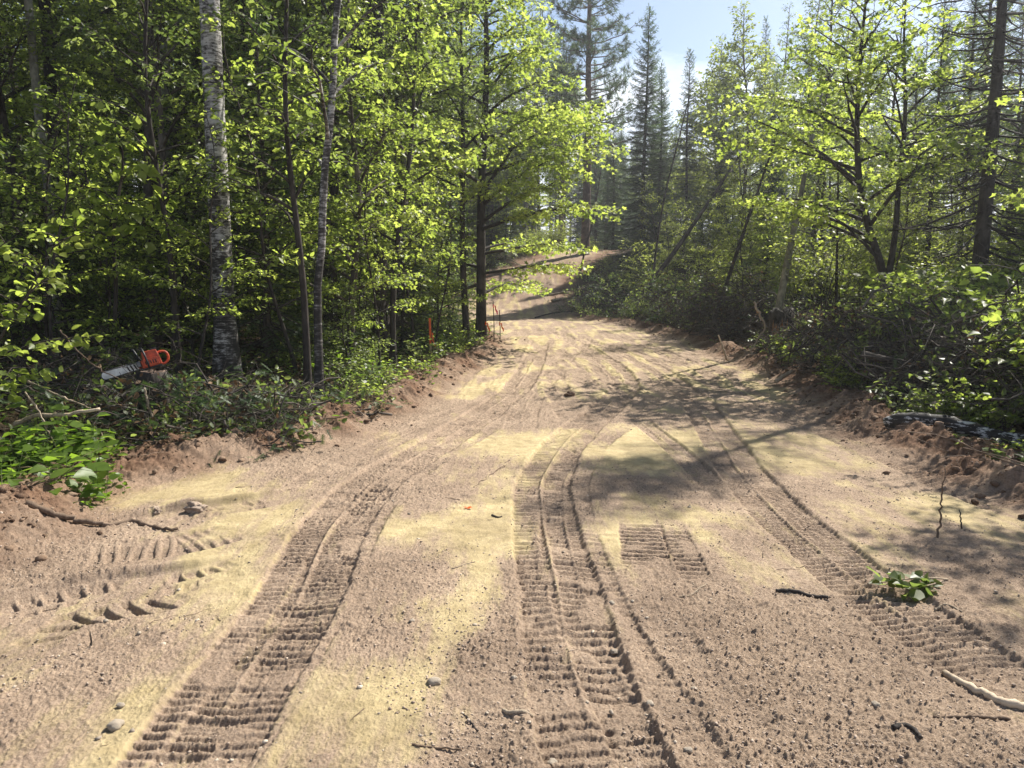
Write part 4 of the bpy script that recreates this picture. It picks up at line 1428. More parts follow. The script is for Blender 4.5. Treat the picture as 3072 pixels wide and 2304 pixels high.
# bushes on the left flank of the hill
rg_ = random.Random(31)
for k in range(30):
    y = 35.5 + 15 * rg_.random(); x = float(xl(y)) - .2 - 5.5 * rg_.random() ** 1.3
    (sh_small if k % 2 else sh_broad)[rg_.randrange(3)].place(x, y, 'bush on the flank of the hill left of the dirt road', 'shrub', 'bushes on the left flank of the hill', rg_.random() * 6.28, .7 + .7 * rg_.random())
for k in range(14):
    y = 38 + 12 * rg_.random(); x = float(xl(y)) - 1.0 - 6 * rg_.random()
    firs[1].place(x, y, 'young fir on the flank of the hill left of the dirt road', 'fir tree', 'young firs on the left flank of the hill', rg_.random() * 6.28, .8 + .6 * rg_.random())
# light small-leaved saplings of the thicket on the right
pts, rg_ = scatter(48, 2.2, 16, 14, 40, 1.3, 1, 17, lambda x, y: proj(x, y, 0)[0] > 640)
for x, y in pts:
    thicket[rg_.randrange(2)].place(x, y, 'light small-leaved sapling in the thicket right of the road', 'sapling', 'small-leaved saplings of the right thicket', rg_.random() * 6.28, .75 + .5 * rg_.random(), (rg_.gauss(0, .05), rg_.gauss(0, .05)))

# far wood on top of the hill
rg_ = random.Random(21)
n_far = 0
while n_far < 150:
    y = 50 + 50 * rg_.random() ** 1.5
    x = (-.5 + 1.1 * rg_.random()) * y if n_far % 2 else (.0 + .42 * rg_.random()) * y
    if float(xl(y)) - 1.5 < x < float(xr(y)) + 1.0 and y < 56:
        continue
    px = proj(x, y, 4)[0]
    zt = 22 if not (600 < px < 830) else (282 - 120 - 60 * rg_.random()) / FPX * y + 1.65
    Hm = zt - float(base_z(x, y))
    if any((x - a) ** 2 + (y - b_) ** 2 < 3.2 for a, b_ in placed):
        continue
    placed.append((x, y)); n_far += 1
    if rg_.random() < .55:
        H = min(14 * (.75 + .4 * rg_.random()), Hm)
        i, H0 = rg_.choice([(0, 14), (1, 14), (2, 10)])
        spruces[i].place(x, y, 'distant spruce in the wood on top of the hill', 'spruce tree', 'distant spruces on the hill', rg_.random() * 6.28, H / H0)
    else:
        H = min(15 * (.7 + .4 * rg_.random()), Hm)
        canopy[rg_.randrange(3)].place(x, y, 'distant broadleaf tree in the wood on top of the hill', 'tree', 'distant broadleaf trees on the hill', rg_.random() * 6.28, H / 16)
rg_ = random.Random(22)
for k in range(30):
    y = 50 + 12 * rg_.random(); x = -14 + 40 * rg_.random()
    if float(xl(y)) - .5 < x < float(xr(y)) + .5 and y < 53:
        continue
    sh_small[rg_.randrange(3)].place(x, y, 'bushy shrub at the wood edge on the crest of the hill', 'shrub', 'shrubs on the crest of the hill', rg_.random() * 6.28, .8 + .6 * rg_.random())

# ------------------------------------------------------------------ ground cover too dense to count
def ground_cover():
    rg = np.random.default_rng(77)
    a = Acc()
    N = 70000
    y = 5.5 + 36 * rg.random(N) ** 1.5
    side = rg.random(N) < .62
    off = .15 + 13 * rg.random(N) ** 1.8
    x = np.where(side, xl(y) - off, xr(y) + off)
    e = edge_dist(x, y)
    n = perlin(x * .8, y * .8, 55)
    keep = (n + .35 > rg.random(N) * .9) & (np.abs(x) < y * .75 + 3) & (e < -.1)
    x = x[keep]; y = y[keep]
    z = base_z(x, y) + .04 + (.32 * np.clip(n[keep] + .4, .1, 1)) * rg.random(len(x))
    ang = rg.random(len(x)) * 6.283
    D = np.stack([np.cos(ang), np.sin(ang), rg.normal(size=len(x)) * .25 - .1], 1)
    leaves(a, OVATE, np.stack([x, y, z], 1), D, .045 + .07 * rg.random(len(x)), rg, 1, .5)
    mesh_thing('undergrowth', a.mesh('undergrowth', LEAF_MID), 'green undergrowth of small leaves covering the forest floor', 'undergrowth', kind='stuff')
    a = Acc()
    N = 26000
    y = 4.2 + 26 * rg.random(N) ** 1.6
    side = rg.random(N) < .5
    off = .3 + 7 * rg.random(N) ** 1.7
    x = np.where(side, xl(y) - off, xr(y) + off)
    k = np.abs(x) < y * .75 + 2
    x = x[k]; y = y[k]
    z = gz(x, y) + .012 + .02 * rg.random(len(x))
    ang = rg.random(len(x)) * 6.283
    D = np.stack([np.cos(ang), np.sin(ang), rg.normal(size=len(x)) * .2], 1)
    leaves(a, OVATE, np.stack([x, y, z], 1), D, .03 + .05 * rg.random(len(x)), rg, 1, .35)
    mesh_thing('leaf_litter', a.mesh('leaf_litter', LITTER_LEAF), 'brown dead leaves lying along the road edges and under the trees', 'leaf litter', kind='stuff')
    # twigs lying on the forest floor and the road edges
    a = Acc()
    N = 2600
    y = 4.2 + 22 * rg.random(N) ** 1.5
    side = rg.random(N) < .5
    off = .05 + 5 * rg.random(N) ** 1.6
    x = np.where(side, xl(y) - off, xr(y) + off)
    k = np.abs(x) < y * .75 + 2
    x = x[k]; y = y[k]
    z = gz(x, y)
    ang = rg.random(len(x)) * 6.283; ln = .15 + .7 * rg.random(len(x)) ** 2
    D = np.stack([np.cos(ang), np.sin(ang), .08 + .35 * rg.random(len(x)) ** 2], 1)
    s = np.linspace(0, 1, 4)
    P = np.stack([x, y, z], 1)[:, None] + D[:, None] * (s[None, :, None] * ln[:, None, None]) + rg.normal(size=(len(x), 4, 3)) * .03 * ln[:, None, None]
    Rr = (.002 + .006 * rg.random(len(x)) ** 2)[:, None] * (1 - .7 * s)[None]
    tubes(a, P, Rr, 4, tint=rg.random(len(x)))
    M = 150
    y = 2.4 + 14 * rg.random(M) ** 1.6; x = (rg.random(M) * 2 - 1) * (y * .66)
    k = edge_dist(x, y) > 0
    x = x[k]; y = y[k]; M = len(x)
    ang = rg.random(M) * 6.283; ln = .03 + .14 * rg.random(M) ** 2
    D = np.stack([np.cos(ang), np.sin(ang), np.zeros(M)], 1)
    P = np.stack([x, y, gz(x, y) + .006], 1)[:, None] + D[:, None] * (s[None, :, None] * ln[:, None, None]) + rg.normal(size=(M, 4, 3)) * .06 * ln[:, None, None]
    P[..., 2] = gz(P[..., 0].ravel(), P[..., 1].ravel()).reshape(M, 4) + .003
    tubes(a, P, (.0012 + .0025 * rg.random(M) ** 2)[:, None] * (1 - .6 * s)[None], 4, tint=rg.random(M) * .6)
    mesh_thing('forest_litter', a.mesh('forest_litter', STICK_BARK), 'loose twigs littering the forest floor beside the road', 'twigs', kind='stuff')


ground_cover()
ICO = None


def ico():
    import bmesh
    b = bmesh.new()
    bmesh.ops.create_icosphere(b, subdivisions=1, radius=1)
    V = np.array([v.co[:] for v in b.verts]); T = np.array([[v.index for v in f.verts] for f in b.faces])
    b.free()
    return V, T


ICO = ico()


def pebbles(acc, x, y, size, rg, sink=.35, flat=.7, tint=None):
    V0, T0 = ICO
    N = len(x)
    z = gz(x, y)
    jit = 1 + .30 * rg.normal(size=(N, len(V0), 1)).clip(-1.6, 1.6)
    sc = np.stack([.8 + .5 * rg.random(N), .8 + .5 * rg.random(N), flat * (.75 + .5 * rg.random(N))], 1)
    V = V0[None] * jit * sc[:, None]
    a = rg.random(N) * 6.283
    c, s = np.cos(a)[:, None], np.sin(a)[:, None]
    V = np.stack([V[..., 0] * c - V[..., 1] * s, V[..., 0] * s + V[..., 1] * c, V[..., 2]], -1) * size[:, None, None]
    V = V + np.stack([x, y, z + size * flat * (1 - sink) * .6], 1)[:, None]
    T = (T0[None] + (np.arange(N) * len(V0))[:, None, None]).reshape(-1, 3)
    t = rg.random(N) if tint is None else tint
    acc.add(V.reshape(-1, 3), T=T, tint=np.repeat(t, len(V0)))


def clod_mat(name, stops, rough=.95):
    m, t, o = new_mat(name)
    at = N_(t, 'ShaderNodeAttribute', attribute_name='tint')
    tcn = t.nodes.new('ShaderNodeTexCoord')
    n = N_(t, 'ShaderNodeTexNoise', Scale=60, Detail=5, Roughness=.7)
    t.links.new(tcn.outputs['Object'], n.inputs['Vector'])
    f_ = N_(t, 'ShaderNodeMath', operation='MULTIPLY_ADD')
    t.links.new(n.outputs['Fac'], f_.inputs[0]); f_.inputs[1].default_value = .5
    sb = N_(t, 'ShaderNodeMath', operation='MULTIPLY_ADD')
    t.links.new(at.outputs['Fac'], sb.inputs[0]); sb.inputs[1].default_value = .7; sb.inputs[2].default_value = -.12
    t.links.new(sb.outputs[0], f_.inputs[2])
    c = ramp(t, f_.outputs[0], stops)
    p = N_(t, 'ShaderNodeBsdfPrincipled', Roughness=rough)
    p.inputs['Specular IOR Level'].default_value = .15
    t.links.new(c, p.inputs['Base Color'])
    b = N_(t, 'ShaderNodeBump', Strength=.6, Distance=.01)
    t.links.new(n.outputs['Fac'], b.inputs['Height']); t.links.new(b.outputs[0], p.inputs['Normal'])
    t.links.new(p.outputs[0], o.inputs['Surface'])
    return m


CLOD = clod_mat('clod', [(.1, (.22, .165, .125)), (.5, (.35, .272, .21)), (.9, (.46, .37, .295))])
CLOD_RED = clod_mat('clod_damp', [(.1, (.075, .045, .03)), (.5, (.16, .105, .07)), (.9, (.26, .185, .13))])
STONE = clod_mat('stone', [(.1, (.23, .19, .15)), (.5, (.38, .32, .25)), (.9, (.54, .46, .37))], .85)

rg = np.random.default_rng(5)


def road_scatter(N, y0_, pw, span):
    y = y0_ + span * rg.random(N) ** pw
    x = (rg.random(N) * 2 - 1) * (y * .72 + .6)
    e = edge_dist(x, y)
    return x, y, e


a = Acc()
x, y, e = road_scatter(90000, 2.1, 1.7, 7)
n = perlin(x * .45, y * .45, 11) * .85 + .5 * perlin(x * 1.3, y * 1.1, 12) + .8 * perlin(x * 3.1, y * 2.7, 13) + .35
k = (e > -.2) & (n > rg.random(len(x)) * .95)
x, y = x[k], y[k]
pebbles(a, x, y, .002 + .0055 * rg.random(len(x)) ** 5, rg)
mesh_thing('soil_crumbs', a.mesh('soil_crumbs', CLOD, True), 'loose brown crumbs of soil strewn over the road', 'soil', kind='stuff')
a = Acc()
x, y, e = road_scatter(900, 2.1, 1.8, 10)
k = e > 0
x, y = x[k], y[k]
pebbles(a, x, y, .003 + .009 * rg.random(len(x)) ** 3.5, rg, flat=.6)
mesh_thing('gravel', a.mesh('gravel', STONE, True), 'pale pebbles scattered in the soil of the road', 'gravel', kind='stuff')
a = Acc()
N = 6500
y = 3.6 + 26 * rg.random(N) ** 1.6
sd_ = rg.random(N) < .5
off = rg.normal(size=N) * .30 + .06
x = np.where(sd_, xl(y) - off, xr(y) + off)
n = perlin(x * 1.1, y * 1.1, 15) + .55
k = n > rg.random(N) * .9
x, y = x[k], y[k]
pebbles(a, x, y, .005 + .034 * rg.random(len(x)) ** 5, rg)
mesh_thing('edge_soil', a.mesh('edge_soil', CLOD_RED, True), 'dark reddish lumps of soil pushed up along both road edges', 'soil', kind='stuff')


# single lumps of soil and stones
def rough_stone(seed, sub=3, amp=.22, grit=0.0):
    import bmesh
    b = bmesh.new()
    bmesh.ops.create_icosphere(b, subdivisions=sub, radius=1)
    V = np.array([v.co[:] for v in b.verts]); T = np.array([[v.index for v in f_.verts] for f_ in b.faces])
    b.free()
    r = 1 + amp * perlin(V[:, 0] * 1.3 + seed * 3.1, V[:, 1] * 1.3 + V[:, 2] * 1.7, seed) + amp * .5 * perlin(V[:, 0] * 3 + V[:, 2] * 2, V[:, 1] * 3 + seed, seed + 1) \
        + amp * .25 * perlin(V[:, 0] * 7 + V[:, 2] * 5, V[:, 1] * 7 + seed, seed + 2)
    if grit:
        r = r + grit * np.abs(perlin(V[:, 0] * 9 + V[:, 2] * 7, V[:, 1] * 9 + seed, seed + 5)) + grit * .7 * perlin(V[:, 0] * 17 + V[:, 2] * 13, V[:, 1] * 17 - V[:, 2] * 6, seed + 6)
    q = Acc()
    q.add(V * r[:, None] * np.array([1, .85, .62]), T=T, tint=.55)
    return q


stone_me = [rough_stone(s, 3, .28).mesh('stone', STONE, True) for s in (1, 2, 3)]
clod_me = [rough_stone(s, 4, .5, .22).mesh('soil_lump', CLOD_RED) for s in (4, 5, 6)]
dry_me = [rough_stone(s, 4, .5, .22).mesh('soil_lump', CLOD) for s in (7, 8)]
for i, (px, py, s, lab) in enumerate([
        (434, 683, .028, 'pale flat stone on the tan strip low in the middle of the road'), (116, 728, .030, 'rounded pale stone on the loose soil low on the left'),
        (121, 708, .016, 'small pale stone just behind the rounded pale stone'), (412, 622, .014, 'small white stone on the tan strip between the tracks'),
        (612, 601, .017, 'pale stone on the ridge right of the middle track'), (614, 646, .018, 'light brown stone right of the middle track'),
        (650, 703, .019, 'dark half-buried stone in the loose soil right of the middle track'), (694, 690, .015, 'white pebble low in the right half of the road'),
        (552, 757, .02, 'pale stone at the bottom edge of the road between the tracks'), (106, 622, .014, 'pale stone behind the standing twig on the left'),
        (514, 679, .014, 'pale pebble left of the middle track'), (876, 707, .018, 'pale stone left of the long stick in the lower right'),
        (688, 751, .016, 'pale pebble at the bottom of the picture right of the middle track')]):
    q = gp(px, py)
    z = float(gz(q[0], q[1])[0])
    mesh_thing('stone', stone_me[i % 3], lab, 'stone', (q[0], q[1], z + s * .25), (0, 0, i * 1.3), s)
for i, (px, py, s, lab, dry) in enumerate([
        (196, 510, .065, 'pointed lump of soil on the bank above the tyre rut', 1), (156, 512, .045, 'small lump of soil left of the pointed lump', 1),
        (75, 500, .12, 'big rounded clod of dry soil at the near left road edge', 1), (95, 480, .10, 'dark torn sod with roots above the big rounded clod', 0),
        (250, 452, .11, 'dark lump of earth at the foot of the left verge', 0), (262, 430, .14, 'dark mound of upturned earth below the thick birch', 0),
        (425, 396, .11, 'reddish clod at the left road edge below the orange stake', 0), (570, 396, .07, 'lone dark clod in the middle of the road', 0),
        (1003, 472, .15, 'large reddish clod on the right berm', 0), (1018, 492, .12, 'reddish clod below the large one on the right berm', 0),
        (780, 378, .15, 'mound of red soil at the right road edge below the stump', 0), (348, 428, .09, 'reddish clod at the left edge beside the low plants', 0)]):
    q = gp(px, py)
    mesh_thing('soil_lump', (dry_me[i % 2] if dry else clod_me[i % 3]), lab, 'clod', (q[0], q[1], q[2] + s * .2), (0, 0, i * 1.7), s)

# ------------------------------------------------------------------ brush piles of slash
def brush(seed, n, lx, ly, h, lmax=1.6, green=500, dead=300, rmax=.016, fir=0, lmat=LEAF_MID):
    rg = np.random.default_rng(seed)
    a = Acc(); g = Acc()
    u = rg.random((n, 2)) * 2 - 1
    c = np.stack([u[:, 0] * lx, u[:, 1] * ly], 1)
    dome = np.clip(1 - (u ** 2).sum(1) * .75, .05, 1)
    z = dome * h * rg.random(n) ** .8
    az = rg.normal(size=n) * .9 + rg.choice([0, 3.14], n) + .4
    ln = .25 + (lmax - .25) * rg.random(n) ** 2
    D = np.stack([np.cos(az), np.sin(az), rg.normal(size=n) * .33], 1)
    s = np.linspace(-.5, .5, 5)
    P = np.concatenate([c, z[:, None]], 1)[:, None] + D[:, None] * (s[None, :, None] * ln[:, None, None]) + rg.normal(size=(n, 5, 3)) * .045 * ln[:, None, None]
    bow = (rg.normal(size=n) * .18 * ln)[:, None] * (.25 - s[None] ** 2) * 4
    P[..., 2] += bow
    P[..., 2] = np.maximum(P[..., 2], -.03)
    Rr = (.002 + rmax * rg.random(n) ** 3)[:, None] * (1 - .7 * (s + .5))[None]
    tubes(a, P, Rr, 5, tint=rg.random(n) ** 1.3)
    # fine side twigs
    m = n * 4
    i = rg.integers(0, n, m); k = rg.integers(1, 5, m)
    p0 = P[i, k]
    d2 = nrm(D[i] + rg.normal(size=(m, 3)) * .8)
    l2 = ln[i] * (.1 + .3 * rg.random(m))
    Q = p0[:, None] + d2[:, None] * (np.linspace(0, 1, 3)[None, :, None] * l2[:, None, None]) + rg.normal(size=(m, 3, 3)) * .02
    tubes(a, Q, np.tile([.003, .0022, .001], (m, 1)), 3, tint=rg.random(m) * .9)
    def pts_in(k_):
        v = rg.random((k_, 2)) * 2 - 1
        zz = np.clip(1 - (v ** 2).sum(1) * .75, .03, 1) * h * (.35 + .75 * rg.random(k_))
        return np.stack([v[:, 0] * lx, v[:, 1] * ly, zz], 1)
    if green:
        # leafy ends in bunches
        nb = max(3, green // 14)
        b0 = pts_in(nb)
        pp = np.repeat(b0, 14, 0) + rg.normal(size=(nb * 14, 3)) * .085
        leaves(g, OVATE, pp, rg.normal(size=pp.shape) + np.array([0, 0, -.5]), .05 + .06 * rg.random(len(pp)), rg, .6, .7)
    if fir:
        nb = max(3, fir // 12)
        b0 = pts_in(nb); bd = rg.normal(size=(nb, 3)) * np.array([1, 1, .3])
        pp = np.repeat(b0, 12, 0) + np.repeat(nrm(bd), 12, 0) * (np.tile(np.arange(12), nb)[:, None] * .05) + rg.normal(size=(nb * 12, 3)) * .03
        leaves(g, SPRAY_FINE, pp, np.repeat(bd, 12, 0) + rg.normal(size=pp.shape) * .5, .10 + .08 * rg.random(len(pp)), rg, 1, .5, mat=1)
    if dead:
        pp = pts_in(dead)
        leaves(g, OVATE, pp, rg.normal(size=pp.shape), .04 + .05 * rg.random(dead), rg, .6, .8, mat=2)
    return a.mesh('branches', TWIG), (g.mesh('leaves', [lmat, NEEDLE_FIR, LITTER_LEAF]) if g.n else None)


def place_brush(x, y, rot, label, seed, dz=0.0, **kw):
    b, g = brush(seed, **kw)
    r = thing('brush_pile', label, 'brush pile', (x, y, float(base_z(x, y)) - .03 + dz), (0, 0, rot))
    part('branches', b, r)
    if g:
        part('leaves', g, r)
    return r


for i, (y, off, rot, lab, kw) in enumerate([
        (31.5, 1.1, .5, 'green brush pile beside the foot of the hill', dict(n=380, lx=2.0, ly=1.2, h=1.5, green=1300, fir=1100, dead=100)),
        (27.3, 1.2, 1.7, 'leafy brush pile at the inside of the bend', dict(n=420, lx=2.2, ly=1.1, h=1.5, green=1500, fir=500, dead=150)),
        (23.8, 1.2, 1.6, 'dark tangled brush pile with leafy shoots before the bend', dict(n=560, lx=2.1, ly=1.1, h=1.5, green=520, fir=400, dead=250)),
        (20.2, 1.1, 1.5, 'tall dark heap of bare branches left of the broken stump', dict(n=900, lx=1.9, ly=1.1, h=1.75, green=60, fir=120, dead=300)),
        (14.2, 1.0, 1.6, 'heap of roots and branches below the broken stump', dict(n=640, lx=1.9, ly=1.0, h=.95, green=420, fir=60, dead=300)),
        (10.6, 1.3, 1.7, 'dark slash heap of thin branches right of the tree shadow', dict(n=760, lx=1.8, ly=1.1, h=1.15, green=520, fir=80, dead=350)),
        (8.6, 1.8, 1.6, 'slash heap with leafy twigs above the fallen birch log', dict(n=640, lx=1.5, ly=1.1, h=1.1, green=700, fir=120, dead=300)),
        (6.9, 2.2, 1.5, 'slash heap cut by the right frame edge', dict(n=460, lx=1.2, ly=.9, h=.9, green=600, fir=100, dead=250))]):
    place_brush(float(xr(y)) + off, y, rot, lab, 700 + i, **kw)
place_brush(-3.5, 7.75, .3, 'pile of leafy fir branches and twigs under the chainsaw', 720, n=420, lx=1.35, ly=.75, h=.58, green=560, fir=1000, dead=420, lmax=1.1)
place_brush(-5.3, 9.0, .2, 'dark twig pile left of the chainsaw', 721, n=380, lx=1.4, ly=.8, h=.55, green=160, fir=120, dead=260, lmax=1.7)
place_brush(-2.75, 9.0, .5, 'low heap of twigs and leaves at the foot of the thick birch', 722, n=300, lx=.95, ly=.6, h=.3, green=300, fir=260, dead=300, lmax=1.1)


# ------------------------------------------------------------------ logs and sticks
def rod(name, pts, r0, r1, mat, label, cat, sides=9, lump=.06, seed=0, group=None, K=None, end_mat=None):
    """one stick or log through world points, with closed ends and a few side stubs"""
    rg = np.random.default_rng(seed)
    pts = np.array(pts, float)
    K = K or max(8, len(pts) * 5)
    line = catmull_k(pts, K) if len(pts) > 2 else np.linspace(pts[0], pts[1], K)
    o = line[0].copy()
    line = line - o
    tot = np.linalg.norm(line[-1])
    line[1:-1] += rg.normal(size=(K - 2, 3)) * min(.012, .012 * tot) * (1, 1, .4)
    R = np.linspace(r0, r1, K) * (1 + lump * rg.normal(size=K))
    a = Acc()
    L2 = np.vstack([line[0] , line, line[-1]])
    R2 = np.concatenate([[1e-4], R, [1e-4]])
    T = nrm(np.gradient(line, axis=0))
    L2[0] = line[0] - T[0] * 1e-3; L2[-1] = line[-1] + T[-1] * 1e-3
    tubes(a, L2, R2, sides, tint=.5)
    return mesh_thing(name, a.mesh(name, mat, True), label, cat, tuple(o), group=group)


def on_ground(pix, lift=0.0, r=0.0):
    out = []
    for p in pix:
        q = gp(p[0], p[1])
        z = float(gz(q[0], q[1])[0])
        out.append((q[0], q[1], z + r * .7 + (p[2] if len(p) > 2 else 0) + lift))
    return out


def at_depth(pix, y):
    return [dp(p[0], p[1], p[2] if len(p) > 2 else y) for p in pix]


rod('stick', on_ground([(28, 534), (60, 531), (105, 527), (135, 523), (158, 530), (178, 531)], r=.018), .022, .010, STICK_BARK,
    'long crooked brown stick lying across the near left of the road', 'stick', seed=1)
rod('stick', on_ground([(944, 672), (962, 684), (985, 697), (1005, 707), (1040, 712)], r=.014), .013, .018, STICK, 'pale curved peeled stick in the lower right corner', 'stick', seed=2)
rod('stick', on_ground([(933, 718), (960, 719), (985, 720), (1010, 721)], r=.007), .006, .007, STICK_BARK, 'thin dark straight stick below the pale curved one', 'stick', seed=3)
rod('stick', on_ground([(893, 730), (905, 728), (915, 735), (920, 742)], r=.010), .012, .007, BARK_DARK, 'short dark curved piece of bark near the bottom right', 'stick', seed=4)
rod('stick', on_ground([(776, 592), (795, 594), (810, 597), (828, 600)], r=.012), .010, .009, BARK_DARK, 'dark rotten stick lying right of the middle of the road', 'stick', seed=5)
rod('stick', on_ground([(679, 599), (692, 596), (700, 590), (706, 586)], r=.006), .004, .005, STICK, 'thin pale twig in the middle right of the road', 'stick', seed=6)
rod('stick', on_ground([(535, 513), (536, 519), (533, 525), (531, 528)], r=.007), .006, .007, BARK_DARK, 'small dark hooked twig on the middle track', 'stick', seed=7)
rod('stick', on_ground([(474, 488), (490, 476), (505, 465), (515, 457)], r=.003), .003, .003, STICK_BARK, 'very thin straight twig on the tan strip', 'stick', seed=8)
rod('stick', on_ground([(503, 711), (510, 715), (522, 716), (532, 715)], r=.008), .008, .009, STICK, 'short pale stick between the tracks near the bottom', 'stick', seed=9)
rod('stick', on_ground([(464, 714), (470, 720), (476, 728), (478, 732)], r=.004), .004, .003, BARK_DARK, 'thin dark twig left of the short pale stick', 'stick', seed=10)
rod('stick', on_ground([(412, 747), (430, 748), (450, 750), (462, 751)], r=.004), .005, .003, STICK_BARK, 'straight brown twig at the bottom edge of the road', 'stick', seed=11)
rod('stick', on_ground([(935, 609), (945, 607), (955, 610), (962, 613)], r=.006), .006, .005, STICK, 'pale bent twig right of the leafy branch', 'stick', seed=12)
rod('stick', on_ground([(452, 569), (462, 566), (475, 563)], r=.004), .004, .003, STICK, 'pale splinter on the tan strip between the tracks', 'stick', seed=13)
rod('stick', on_ground([(492, 516), (498, 518), (502, 517)], r=.007), .008, .004, BARK_DARK, 'little dark root scrap on the tan strip', 'stick', seed=14)
# upright stubs
q = gp(938, 538)
rod('stick', [(q[0], q[1], q[2] - .02), (q[0] + .005, q[1], q[2] + .12), (q[0], q[1], q[2] + .28), (q[0] + .01, q[1], q[2] + .46)], .008, .003, STICK_BARK,
    'thin twig standing upright in the road near the right edge', 'stick', seed=15)
q = gp(962, 530)
rod('stick', [(q[0], q[1], q[2] - .02), (q[0] - .01, q[1], q[2] + .06), (q[0] - .03, q[1], q[2] + .14)], .006, .003, BARK_DARK, 'short dark stub right of the upright twig', 'stick', seed=16)
q = gp(91, 647)
rod('stick', [(q[0], q[1], q[2] - .02), (q[0] + .003, q[1], q[2] + .04), (q[0], q[1], q[2] + .075)], .006, .002, BARK_DARK, 'tiny dark twig standing in the loose soil on the left', 'stick', seed=17)

# left brush: single branches one can pick out
for i, (pix, y, r0, r1, m, lab) in enumerate([
        ([(15, 424), (35, 416), (60, 415), (80, 412), (100, 409)], 6.7, .022, .014, STICK, 'pale barkless limb lying level left of the chainsaw pile'),
        ([(18, 375), (50, 392), (75, 402), (92, 409)], 7.2, .012, .008, STICK, 'thin pale branch sloping down to the right at the left edge'),
        ([(25, 392), (38, 410), (47, 430), (56, 447)], 6.5, .008, .006, STICK, 'thin straight twig leaning steeply at the left edge'),
        ([(62, 447), (90, 425), (115, 408), (132, 396)], 7.3, .010, .006, STICK_BARK, 'brown branch slanting up towards the chainsaw pile'),
        ([(144, 388), (148, 402), (152, 418), (153, 428)], 7.35, .008, .014, STICK, 'white peeled stick hanging in front of the chainsaw pile'),
        ([(140, 448), (160, 452), (180, 455), (195, 460)], 7.2, .016, .009, STICK_BARK, 'short cut limb with orange end at the foot of the pile'),
        ([(168, 436), (180, 450), (192, 470), (198, 482)], 6.9, .006, .004, STICK, 'thin pale twig leaning on the soil bank right of the pile'),
        ([(100, 430), (112, 448), (128, 468)], 6.9, .006, .004, STICK, 'thin pale twig leaning at the foot of the pile'),
        ([(95, 482), (112, 478), (122, 470), (126, 464)], 6.4, .006, .004, STICK, 'pale curved twig lying on the near left bank'),
        ([(128, 483), (150, 480), (165, 474), (182, 465)], 6.6, .005, .003, STICK, 'long thin twig lying on the bank below the pile'),
        ([(150, 462), (170, 463), (185, 458), (200, 444), (195, 440)], 7.0, .007, .005, STICK, 'forked pale twig at the foot of the left pile'),
        ([(60, 330), (82, 355), (105, 372), (118, 378)], 7.6, .008, .005, STICK_BARK, 'long dark bough drooping behind the left limb')]):
    rod('branch', at_depth(pix, y), r0, r1, m, lab, 'branch', sides=7, seed=40 + i)
# right brush
rod('birch_log', on_ground([(886, 441), (905, 444), (950, 447), (1000, 449), (1075, 453)], lift=.06), .075, .065, BIRCH_LOG, 'grey-white birch log lying on the ground below the right slash', 'log', sides=14,
    lump=.03, seed=71, K=26)
for i, (pix, y, r0, r1, m, lab) in enumerate([
        ([(862, 354), (880, 358), (897, 361), (913, 366)], 9.6, .045, .035, BARK, 'short grey log end sticking out of the right slash'),
        ([(934, 402), (942, 420), (950, 440), (962, 458)], 8.0, .028, .020, STICK, 'pale greenish limb leaning down to the birch log'),
        ([(754, 302), (760, 315), (765, 326), (758, 340), (750, 352)], 13.6, .022, .012, STICK, 'white crooked stick standing in front of the broken stump'),
        ([(727, 360), (722, 345), (718, 335)], 14.6, .02, .012, STICK, 'short pale stick at the front of the bare brush heap'),
        ([(905, 400), (920, 390), (940, 372), (955, 360)], 9.3, .04, .02, BARK_DARK, 'dark limb jutting up out of the right slash'),
        ([(862, 392), (885, 380), (905, 366)], 9.2, .012, .006, STICK_BARK, 'thin brown branch slanting up out of the right slash'),
        ([(790, 355), (800, 340), (812, 330), (826, 322)], 13.5, .02, .01, BARK, 'grey branch rising right of the broken stump'),
        ([(960, 352), (985, 358), (1005, 366), (1030, 374)], 9.0, .03, .02, BARK, 'grey limb lying high in the right slash'),
        ([(775, 382), (784, 376), (793, 371)], 12.2, .035, .03, STICK, 'pale broken wood piece at the road edge below the stump')]):
    rod('branch', at_depth(pix, y), r0, r1, m, lab, 'branch', sides=8, seed=80 + i)
rod('log', on_ground([(552, 302), (565, 300), (580, 300)], r=.06), .07, .06, STICK, 'short cut log lying on the slope at the hill foot', 'log', seed=95)
rod('log', on_ground([(548, 296), (560, 294), (570, 293)], r=.05), .05, .045, STICK, 'second cut log behind the short one on the slope', 'log', seed=96)
rod('branch', on_ground([(535, 318), (552, 314), (570, 312), (590, 310)], r=.04), .03, .02, BARK_DARK, 'dark branch lying across the road at the dip', 'branch', seed=97)
q = gp(560, 250)
mesh_thing('root_ball', rough_stone(9, 3, .6).mesh('root_ball', CLOD_RED, True), 'small reddish root ball at the left of the hill crest', 'root ball', (q[0] - .3, q[1], q[2] + .3), (0, 0, 0), .45)


